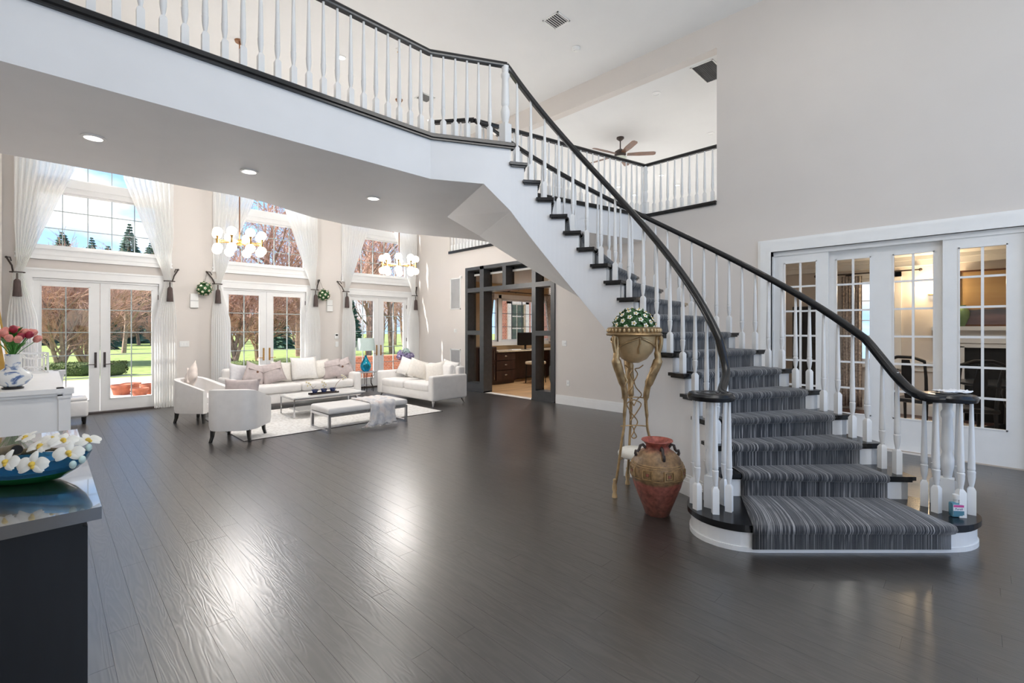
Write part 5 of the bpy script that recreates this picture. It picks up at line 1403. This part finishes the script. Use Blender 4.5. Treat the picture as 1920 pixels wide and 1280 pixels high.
for i in range(3):
    a0, a1 = R(165 + 120 * i), R(165 + 120 * (i + 1))
    pts = []
    for j in range(9):
        t = j / 8; a = a0 + (a1 - a0) * t; dz = -.10 * (1 - (2 * t - 1) ** 2) * 0 + (-.09 * (1 - abs(2 * t - 1)))* -1
        z = PZ + .16 + .09 * (1 - abs(2 * t - 1)); r = .212 if z > PZ + .19 else .205
        pts.append((r * math.cos(a), r * math.sin(a), z))
    sw.tube([(p[0] * 1.03, p[1] * 1.03, p[2]) for p in pts], .010, 6)
    am = (a0 + a1) / 2
    sw.tube([(.222 * math.cos(am), .222 * math.sin(am), PZ + .25), (.214 * math.cos(am + .03), .214 * math.sin(am + .03), PZ + .2), (.20 * math.cos(am - .03), .20 * math.sin(am - .03), PZ + .15), (.182 * math.cos(am), .182 * math.sin(am), PZ + .10)], [.006, .01, .008, .01], 6)
sw.build('garland', 'antique_gold', ps, 60)
wi = MB()
def wire(pts): wi.tube(smooth_path(pts, 4), .006, 6)
dv = Vector((1, -1, 0)).normalized()
def WP(u, z): return (dv.x * u, dv.y * u, z)
for s in (-1, 1):
    wire([WP(.09 * s, PZ - .02), WP(.05 * s, PZ - .05), WP(.01 * s, PZ - .06), WP(.035 * s, PZ - .11), WP(.0, PZ - .18)])
    wire([WP(.0, PZ - .18), WP(.02 * s, PZ - .24), WP(.075 * s, PZ - .31), WP(.03 * s, PZ - .36), WP(0, PZ - .42)])
    wire([WP(.0, PZ - .36), WP(.07 * s, PZ - .40), WP(.03 * s, PZ - .48), WP(.0, PZ - .52)])
    wire([WP(.0, PZ - .52), WP(.035 * s, PZ - .58), WP(.0, PZ - .66), WP(.025 * s, PZ - .72), WP(0, PZ - .74)])
wire([WP(-.12, PZ - .345), WP(0, PZ - .335), WP(.12, PZ - .345)]); wire([WP(-.13, PZ - .62), WP(0, PZ - .61), WP(.13, PZ - .62)])
wi.build('wire_ornament', 'antique_gold', ps, 60)
MB().lathe([(.001, .35), (.12, .35), (.15, .365), (.155, .39), (.14, .415), (.11, .435), (.001, .44)], n=28).build('lower_shelf', 'petal_white', ps, 50)
MB().tube([(.15 * math.cos(R(165)), .15 * math.sin(R(165)), .36), (.20 * math.cos(R(165)), .20 * math.sin(R(165)), .34), (.19 * math.cos(R(165)), .19 * math.sin(R(165)), .31)], .008, 6).build('shelf_bracket', 'antique_gold', ps, 50)
tp = thing('flower_dome', 'dome of green leaves and white flowers in the gold planter', 'plant', (4.075, 2.385, PZ + .33))
MB().sphere((0, 0, -.005), .17, 16, 8, 1, 1, 1.0, .5, 1).build('core', 'leaf', tp); leafball('foliage', .195, 900, .042, tp, True, 9)
place_flowers(tp, [((p[0], p[1], p[2] + .0), n_) for p, n_ in dome_pts(.205, 46, True, random)], .030, 'petal_white', random)
# hand sanitizer bottle and cloth on the stair
q = cam_xy(3.335, 3.50)
o = thing('sanitizer_bottle', 'clear blue hand sanitizer bottle on the first stair tread', 'bottle', (q[0], q[1], RISE), R(-45 - 8))
MB().rbox((0, 0, .055), (.085, .045, .11), .014, 2).build('body', 'water_blue', o, 40); MB().lathe([(.016, .108), (.016, .13), (.022, .132), (.022, .165), (.012, .17)], n=14).build('cap', 'plastic_white', o, 40)
MB().box(-.036, .036, -.0245, -.0228, .02, .095).build('label', 'paper_white', o); MB().box(-.034, .034, -.0255, -.0244, .078, .094).build('label_stripe', 'sign_pink', o); MB().box(-.036, .036, -.0252, -.0244, .02, .05).build('label_stripe', 'water_blue', o)
tx_ = bpy.data.curves.new('label_text', 'FONT'); tx_.body = 'Purell'; tx_.size = .022; tx_.align_x = 'CENTER'
mat('ink_blue', (.02, .04, .18), .5)
tmp = bpy.data.objects.new('text_source', tx_); COL.objects.link(tmp); bpy.context.view_layer.update()
tme = bpy.data.meshes.new_from_object(tmp.evaluated_get(bpy.context.evaluated_depsgraph_get())); bpy.data.objects.remove(tmp)
to = link('label_text', tme, 'ink_blue', o, (0, -.0262, .057)); to.rotation_euler = (R(90), 0, 0)
q = cam_xy(3.42, 3.62)
o = thing('cleaning_cloth', 'crumpled white cloth lying on the right hand stair volute', 'cloth', (q[0], q[1], ZV + .03))
m = MB(); nn = 12; rows = [[((i / nn - .5) * .22, (j / nn - .5) * .11, .012 + .016 * noise.noise(Vector((i * .7, j * .9, 2)))) for i in range(nn + 1)] for j in range(nn + 1)]
m.loft(rows, False, False); b = m.build('fabric', 'paper_white', o, 70, rz=R(-45)); b.modifiers.new('t', 'SOLIDIFY').thickness = .008
MB().tube([(.10 * math.cos(R(a)) + .06, .04 * math.sin(R(a)) - .06, .012) for a in range(0, 300, 30)], .004, 5).build('cord', 'paper_white', o, 50)

# black sideboard with a glass dish of orchids
SBZ = .95
sb = thing('sideboard', 'long black sideboard with reflective top at the left edge', 'sideboard', (-.2, 3.2, 0))
MB().box(-.32, .345, -.925, .95, SBZ - .045, SBZ).build('top', 'polished_black', sb); MB().box(-.32, .295, -.89, .90, .10, SBZ - .045).build('body', 'black_wood', sb); MB().box(-.32, .27, -.86, .87, 0, .1).build('plinth', 'black_wood', sb)
for i in range(3): dr = MB().box(.295, .31, -.86 + i * .585, -.86 + i * .585 + .56, .14, SBZ - .08).build('cabinet_door', 'black_wood', sb); MB().sphere((.32, -.86 + i * .585 + .5, .55), .014, 8, 6).build('knob', 'bronze', dr, 50)
di = thing('glass_dish', 'boat shaped green and blue glass dish on the black sideboard', 'dish', (-.10, 2.92, SBZ), R(-42))
def boat(zs, grow):
    m = MB(); lo = []
    for j, (s, z) in enumerate(zs): lo.append([(math.cos(2 * PI * i / 40) * .31 * s * grow, math.sin(2 * PI * i / 40) * .13 * s * grow, z + .035 * abs(math.cos(2 * PI * i / 40)) ** 3 * (z / .09)) for i in range(40)])
    m.loft(lo); return m
boat([(.45, 0), (.62, .008), (.82, .035), (.80, .036), (.55, .012)], 1).build('foot', 'green_glass', di, 50)
boat([(.82, .035), (.93, .06), (1.0, .092), (.975, .092), (.88, .06), (.7, .035)], 1).build('bowl', 'blue_glass', di, 50)
orr = thing('orchid_arrangement', 'white orchids with yellow centres and a bamboo stick in the glass dish', 'flowers', (-.10, 2.92, SBZ + .06), R(-42))
MB().tube([(-.30, .06, -.005), (-.05, -.02, .06), (.06, -.05, .085)], .026, 12).build('bamboo_stick', 'bamboo', orr, 50); MB().lathe([(.001, 0), (.019, 0), (.019, .004), (.001, .004)], n=14).build('stick_hole', 'soot_black', orr, loc=(.066, -.052, .087)).rotation_euler = (0, R(70), R(-15))
MB().tube([(-.32, -.03, .0), (-.15, .03, .05), (.02, .07, .05)], .014, 8).tube([(-.2, .08, .02), (.1, .06, .06), (.26, .03, .06)], .008, 6).build('branch', 'bamboo', orr, 50)
pm = MB()
def petal(ang, ln, wd_):
    n = 7; rows = []
    for j in range(n + 1):
        t = j / n; w2 = wd_ * math.sin(PI * (.08 + .86 * t)) ** .7 * .5; x = ln * t; z = .008 * math.sin(t * 3)
        rows.append([(x * math.cos(ang) - w2 * k2 * math.sin(ang), x * math.sin(ang) + w2 * k2 * math.cos(ang), z + .004 * (1 - k2 * k2)) for k2 in (-1, -.5, 0, .5, 1)])
    pm.loft(rows, False, False)
for a, ln, wd_ in ((0, .055, .055), (PI, .055, .055), (PI / 2, .05, .03), (R(215), .05, .03), (R(325), .05, .03)): petal(a, ln, wd_)
ome = pm.mesh('orchid_bloom', 70, False); ome.materials.append(MATS['petal_white'])
lme = MB().sphere((0, 0, .008), .011, 8, 6).sphere((.006, -.012, .008), .008, 6, 5).mesh('lip', 60); lme.materials.append(MATS['petal_centre'])
for x, y, z, ax, s in ((.10, -.125, .055, (-.1, -1, .5), 1.0), (.20, -.125, .045, (.1, -1, .35), 1.05), (.29, -.07, .075, (.4, -1, .5), .95), (.17, -.06, .10, (-.1, -.6, .8), .95), (.25, -.05, .12, (.3, -.5, .9), .9), (-.12, -.03, .09, (-.5, -.7, .6), 1), (-.22, .0, .08, (-.3, -.8, .6), .9), (.10, .07, .10, (.1, -.4, .9), .9), (.24, .08, .09, (.5, -.3, .8), .9), (.0, .06, .11, (-.2, -.5, .9), .85)):
    b = link('orchid_bloom', ome, None, orr, (x, y, z)); b.rotation_euler = Vector(ax).to_track_quat('Z', 'Y').to_euler(); b.scale = (s,) * 3
    link('lip', lme, None, b)
for x, y, z in ((.33, -.10, .035), (.35, -.08, .05), (.31, .0, .08)): MB().sphere((x, y, z), .012, 8, 6, 1, 1, 1.4).build('bud', 'petal_mint', orr, 60)

# white console with vase, lantern and leaning frame
wc = thing('white_console', 'long white console with end pilaster along the side wall', 'console', (-.18, 8.1, 0))
MB().box(-.34, .30, -1.50, 1.50, .06, .95).box(-.34, .28, -1.48, 1.48, 0, .06).build('body', 'trim_white', wc)
MB().box(-.34, .31, -1.55, 1.53, .955, 1.0).box(-.34, .30, -1.53, 1.52, .925, .955).build('top', 'trim_white', wc)
for y in (-1.46, 1.42):
    p_ = MB().box(.27, .36, y - .06, y + .06, 0, .90).build('pilaster', 'trim_white', wc); MB().box(.255, .385, y - .08, y + .08, .94, 1.0).box(.262, .372, y - .07, y + .07, .90, .94).build('capital', 'trim_white', p_)
for i in range(3): MB().box(.30, .312, -1.3 + i * .9, -1.3 + i * .9 + .8, .15, .85).build('panel', 'trim_white', wc)
o = thing('white_stool', 'low white upholstered stool with black feet beyond the console', 'stool', (.30, 10.85, 0), R(0)); MB().rbox((0, 0, .26), (.42, .42, .28), .04, 2).build('seat', 'white_leather', o, 50)
MB().rbox((0, 0, .42), (.40, .40, .07), .03, 2).build('cushion', 'white_leather', o, 50)
for x in (-.16, .16):
    for y in (-.16, .16): MB().lathe([(.02, 0), (.03, .12)], (x, y, 0), 8).build('leg', 'dark_leg', o)
vz = thing('porcelain_vase', 'blue and white bottle vase on a dark foot on the white console', 'vase', (-.235, 6.86, 1.0))
MB().lathe([(.05, 0), (.078, 0), (.08, .018), (.06, .024)], n=20).build('stand', 'dark_leg', vz, 40); MB().lathe([(.06, .022), (.10, .05), (.138, .10), (.143, .125), (.125, .165), (.075, .20), (.056, .215), (.055, .30), (.06, .35), (.052, .35), (.05, .3), (.001, .28)], n=32).build('body', 'blue_porcelain', vz, 50)
bq = thing('tulip_bouquet', 'pink, coral and dark red tulips in the blue and white vase', 'flowers', (-.235, 6.86, 1.33)); rnd = random.Random(11)
tul = [MB().lathe([(.003, 0), (.02, .012), (.027, .035), (.022, .058), (.006, .068)], n=8).mesh('tulip', 60) for _ in range(2)]
tul[0].materials.append(MATS['petal_pink']); tul[1].materials.append(MATS['petal_dark'])
for i in range(24):
    a = i * 2.4; r = .02 + .105 * math.sqrt(i / 24); z = .20 + .06 * rnd.random() - r * .55
    p = (r * 1.25 * math.cos(a), r * math.sin(a), z)
    f_ = link('tulip', tul[1 if i % 4 == 2 else 0], None, bq, p); f_.rotation_euler = Vector((math.cos(a) * r * 7, math.sin(a) * r * 7, 1)).to_track_quat('Z', 'Y').to_euler(); f_.scale = (1.25,) * 3
    MB().tube([(0, 0, -.02), (p[0] * .5, p[1] * .5, z * .5), p], .003, 4).build('stem', 'leaf_bright', bq)
lfm = MB().loft([[(-.004, 0, 0), (.004, 0, 0)], [(-.022, .03, .05), (.022, .03, .05)], [(-.02, .07, .09), (.02, .07, .09)], [(-.002, .11, .10), (.002, .11, .10)]], False, False).mesh('leaf', 60, False); lfm.materials.append(MATS['leaf_bright'])
for i in range(18): lf_ = link('leaf', lfm, None, bq, (0, 0, .03 + .05 * (i % 3))); lf_.rotation_euler = (R(-10 + 25 * (i % 2)), 0, R(i * 53)); lf_.scale = (1.3,) * 3
ln_ = thing('lantern', 'white geometric lantern box on the white console', 'lantern', (-.13, 9.15, 1.002), R(10)); s = .13
for x in (-s, s):
    for y in (-s, s): MB().box(x - .009, x + .009, y - .009, y + .009, 0, .28).build('corner_post', 'trim_white', ln_)
for z in (0, .262):
    MB().box(-s, s, -s - .009, -s + .009, z, z + .018).box(-s, s, s - .009, s + .009, z, z + .018).box(-s - .009, -s + .009, -s, s, z, z + .018).box(s - .009, s + .009, -s, s, z, z + .018).build('ring', 'trim_white', ln_)
gm_ = MB()
for fx in (-s, s):
    for (a, b) in (((-.06, .08), (.06, .08)), ((-.06, .2), (.06, .2)), ((-.06, .08), (-.06, .2)), ((.06, .08), (.06, .2)), ((-s, 0), (-.06, .08)), ((s, 0), (.06, .08)), ((-s, .27), (-.06, .2)), ((s, .27), (.06, .2))):
        gm_.tube([(fx, a[0], a[1]), (fx, b[0], b[1])], .006, 5); gm_.tube([(a[0], fx, a[1]), (b[0], fx, b[1])], .006, 5)
gm_.build('lattice', 'trim_white', ln_)
pf = thing('leaning_frame', 'gilt edged white picture leaning on the wall above the console', 'picture', (-.33, 8.35, 1.006)); pf.rotation_euler = (0, R(-7), 0)
MB().box(-.02, .0, -.42, .42, .03, 1.25).build('canvas', 'paper_white', pf)
for a, b, c, d_ in ((-.45, .45, 0, .03), (-.45, .45, 1.25, 1.28), (-.45, -.42, 0, 1.28), (.42, .45, 0, 1.28)): MB().box(-.03, .02, a, b, c, d_).build('frame_bar', 'gold_frame', pf)

# ================================================================== GARDEN
tag(MB().box(-30, 45, YA + .22, 21.5, -.25, -.12).build('patio', 'patio'), 'pale pink paved terrace outside the garden doors', 'terrace', kind='structure')
tag(MB().box(-90, 120, 21.5, 160, -.3, -.14).build('lawn', 'lawn'), 'green lawn beyond the terrace', 'lawn', kind='structure')
def at_px(px, d): l = (px - 960) / 874 * d; return cam_xy(l, d)
def tree_mesh(seed, h_, trunk, levels, kids, spread, twig_r=.008, first=.35, stems=1):
    rnd = random.Random(seed); tr, tw = MB(), MB()
    def grow(p, d_, ln, r, lev):
        q = p; dirv = d_.copy(); pts = [tuple(p)]; n = 4
        for i in range(n):
            dirv = (dirv + Vector((rnd.uniform(-1, 1), rnd.uniform(-1, 1), rnd.uniform(-.4, .8))) * .14).normalized(); q = q + dirv * ln / n; pts.append(tuple(q))
        rs = [max(twig_r, r * (1 - .6 * i / n)) for i in range(n + 1)]
        (tr if lev < 2 else tw).tube(pts, rs, 5 if lev < 2 else 3, False)
        if lev >= levels: return
        for k_ in range(kids[lev]):
            t = first + (1 - first) * (k_ + rnd.random()) / kids[lev] if lev == 0 else .15 + .85 * (k_ + rnd.random()) / kids[lev]
            i = min(n - 1, int(t * n)); b = Vector(pts[i]).lerp(Vector(pts[i + 1]), t * n - i)
            ax = dirv.orthogonal().normalized(); ax.rotate(Matrix.Rotation(rnd.uniform(0, 6.28), 3, dirv))
            nd = (dirv + ax * spread * rnd.uniform(.6, 1.3)).normalized()
            grow(b, nd, ln * rnd.uniform(.42, .68), max(twig_r, r * .5 * (1 - .4 * t)), lev + 1)
    for s_ in range(stems):
        lean = Vector((rnd.uniform(-.5, .5), rnd.uniform(-.5, .5), 1)).normalized() if stems > 1 else Vector((0, 0, 1))
        grow(Vector((rnd.uniform(-.15, .15) * (stems > 1), rnd.uniform(-.15, .15) * (stems > 1), 0)), lean, h_ * (.62 if stems == 1 else .7), trunk, 0)
    a = tr.mesh('trunk', None, False); a.materials.append(MATS['bark']); b = tw.mesh('twigs', None, False); b.materials.append(MATS['twig'])
    return a, b
TREES = [tree_mesh(1, 9.5, .20, 4, (9, 6, 5, 4), .9, .012), tree_mesh(2, 11, .22, 4, (10, 6, 5, 4), .8, .012), tree_mesh(3, 4.4, .10, 4, (9, 6, 5, 4), .8, .007, .15, 4), tree_mesh(4, 4.6, .11, 4, (9, 6, 5, 4), .7, .007, .12, 4)]
def tree(i, px, d_, label, sc=1.0, group=None, name='bare_tree', rz=0):
    x, y = at_px(px, d_)
    o = thing(name, label, 'tree', (x, y, -.16), rz, group); o.scale = (sc,) * 3
    link('trunk', TREES[i][0], None, o); link('branches', TREES[i][1], None, o)
tree(2, 112, 21.5, 'big twiggy brown shrub behind the left pane of the first garden door', 1.0, name='bare_shrub')
tree(3, 160, 24, 'big twiggy brown shrub right of the first one at the first garden door', 1.0, name='bare_shrub', rz=1)
tree(2, 440, 23, 'big twiggy brown shrub behind the left leaf of the middle garden door', 1.05, name='bare_shrub', rz=2.2)
tree(3, 485, 26, 'big twiggy brown shrub behind the middle of the second garden door', 1.05, name='bare_shrub', rz=3)
tree(0, 232, 34, 'bare tree with pale trunk behind the right leaf of the first garden door', .8)
tree(1, 490, 27, 'tall bare tree left of centre in the middle window', 1.0, rz=1)
tree(0, 560, 30, 'tall bare tree at the right side of the middle window', 1.1, rz=2)
tree(1, 690, 29, 'tall bare tree at the left of the far window', .95, rz=3)
tree(0, 735, 33, 'tall bare tree at the right of the far window', 1.1, rz=4)
rnd = random.Random(8)
for i in range(34):
    tree(rnd.choice((0, 1, 2, 3)), 20 + i * 24 + rnd.uniform(-8, 8), rnd.uniform(46, 62), 'bare brown tree in the woodland edge beyond the lawn', rnd.uniform(.55, .85) if i % 2 else rnd.uniform(.8, 1.05), 'bare woodland trees', rz=rnd.uniform(0, 6))
def conifer_mesh(seed, h_, r):
    rnd = random.Random(seed); m = MB()
    for j in range(44):
        z = h_ * (.06 + .94 * j / 44); rr = r * (1 - j / 44.5) ** .85
        for k_ in range(15):
            a = rnd.uniform(0, 6.28); ln = rr * rnd.uniform(.7, 1.15); c, s = math.cos(a), math.sin(a); w_ = ln * .28 + .05
            m.add([(0, 0, z), (c * ln * .6 - s * w_, s * ln * .6 + c * w_, z - ln * .22), (c * ln, s * ln, z - ln * .3 + .1), (c * ln * .6 + s * w_, s * ln * .6 - c * w_, z - ln * .22), (c * ln * .55, s * ln * .55, z + .12)], [(0, 1, 4), (1, 2, 4), (2, 3, 4), (3, 0, 4)])
    me = m.mesh('foliage', None, False); me.materials.append(MATS['conifer'])
    t = MB().tube([(0, 0, 0), (0, 0, h_ * .98)], [.22, .02], 7).mesh('trunk', None, False); t.materials.append(MATS['bark'])
    return me, t
CON = [conifer_mesh(1, 10, 3.6), conifer_mesh(2, 10, 2.6)]
for i, (px, d_, sc, lab) in enumerate(((117, 60, 1.44, 'broad conifer at the left edge of the first upper window'), (172, 60, 1.37, 'slim conifer left of centre in the first upper window'), (203, 64, 1.33, 'short conifer in the middle of the first upper window'), (243, 58, 1.5, 'tallest dark conifer in the first upper window'), (283, 60, 1.3, 'low conifer at the right edge of the first upper window'), (205, 40, .42, 'dark evergreen behind the first garden door'), (520, 42, .45, 'dark evergreen behind the right leaf of the middle door'), (660, 45, .5, 'dark evergreen behind the far garden door'), (25, 50, 1.0, 'conifer hidden mostly by the left curtain'))):
    x, y = at_px(px, d_); o = thing('conifer', lab, 'tree', (x, y, -.16), i); o.scale = (sc,) * 3
    link('foliage', CON[i % 2][0], None, o); link('trunk', CON[i % 2][1], None, o)
def hedge(px0, px1, d_, h_, label):
    (x0, y0), (x1, y1) = at_px(px0, d_), at_px(px1, d_)
    o = thing('hedge', label, 'hedge', ((x0 + x1) / 2, (y0 + y1) / 2, -.14), math.atan2(y1 - y0, x1 - x0)); ln = math.hypot(x1 - x0, y1 - y0)
    MB().rbox((0, 0, h_ / 2), (ln, .8, h_), .15, 3).build('core', 'hedge', o, 60); r_ = random.Random(3); m = MB()
    for i in range(1500):
        p = Vector((r_.uniform(-ln / 2, ln / 2), r_.uniform(-.43, .43), h_ + r_.uniform(-.02, .03))) if i % 3 == 0 else Vector((r_.uniform(-ln / 2, ln / 2), r_.choice((-.42, .42)), r_.uniform(.05, h_)))
        a, b = Vector((r_.uniform(-1, 1), r_.uniform(-1, 1), r_.uniform(-1, 1))) * .05, Vector((r_.uniform(-1, 1), r_.uniform(-1, 1), r_.uniform(-1, 1))) * .05
        m.add([tuple(p), tuple(p + a), tuple(p + b)], [(0, 1, 2)])
    tag(m.build('leaves', 'hedge', o, None, False), kind='stuff')
hedge(92, 172, 17.6, .45, 'low clipped box hedge at the terrace edge behind the first door'); hedge(205, 222, 17.5, .5, 'short round box bush beside the low hedge'); hedge(420, 575, 19, .42, 'low clipped hedge at the terrace edge behind the middle door')
for i, (px, d_, s_) in enumerate(((228, 12.3, 1), (246, 12.9, .9), (262, 12.0, .8), (283, 12.5, 1))):
    x, y = at_px(px, d_)
    o = thing('terracotta_planter', 'orange clay planter on the terrace, %s in its cluster' % ['leftmost', 'second from left and farthest', 'third from left and nearest', 'rightmost'][i], 'planter', (x, y, -.12), i * .5, 'clay planters on the terrace'); o.scale = (s_,) * 3
    MB().lathe([(.17, 0), (.22, .2), (.25, .2), (.25, .26), (.22, .26), (.20, .22), (.001, .2)], n=14).build('pot', 'terracotta', o, 40); MB().lathe([(.001, .21), (.2, .21), (.001, .23)], n=12).build('soil', 'bark', o)
o = MB().box(0, 4.4, 0, .4, -.15, .62).box(-.04, 4.44, -.04, .44, .62, .68).build('brick_garden_wall', 'red_brick', None, loc=(6.3, 14.6, 0)); tag(o, 'low red brick garden wall outside the far door', 'wall')
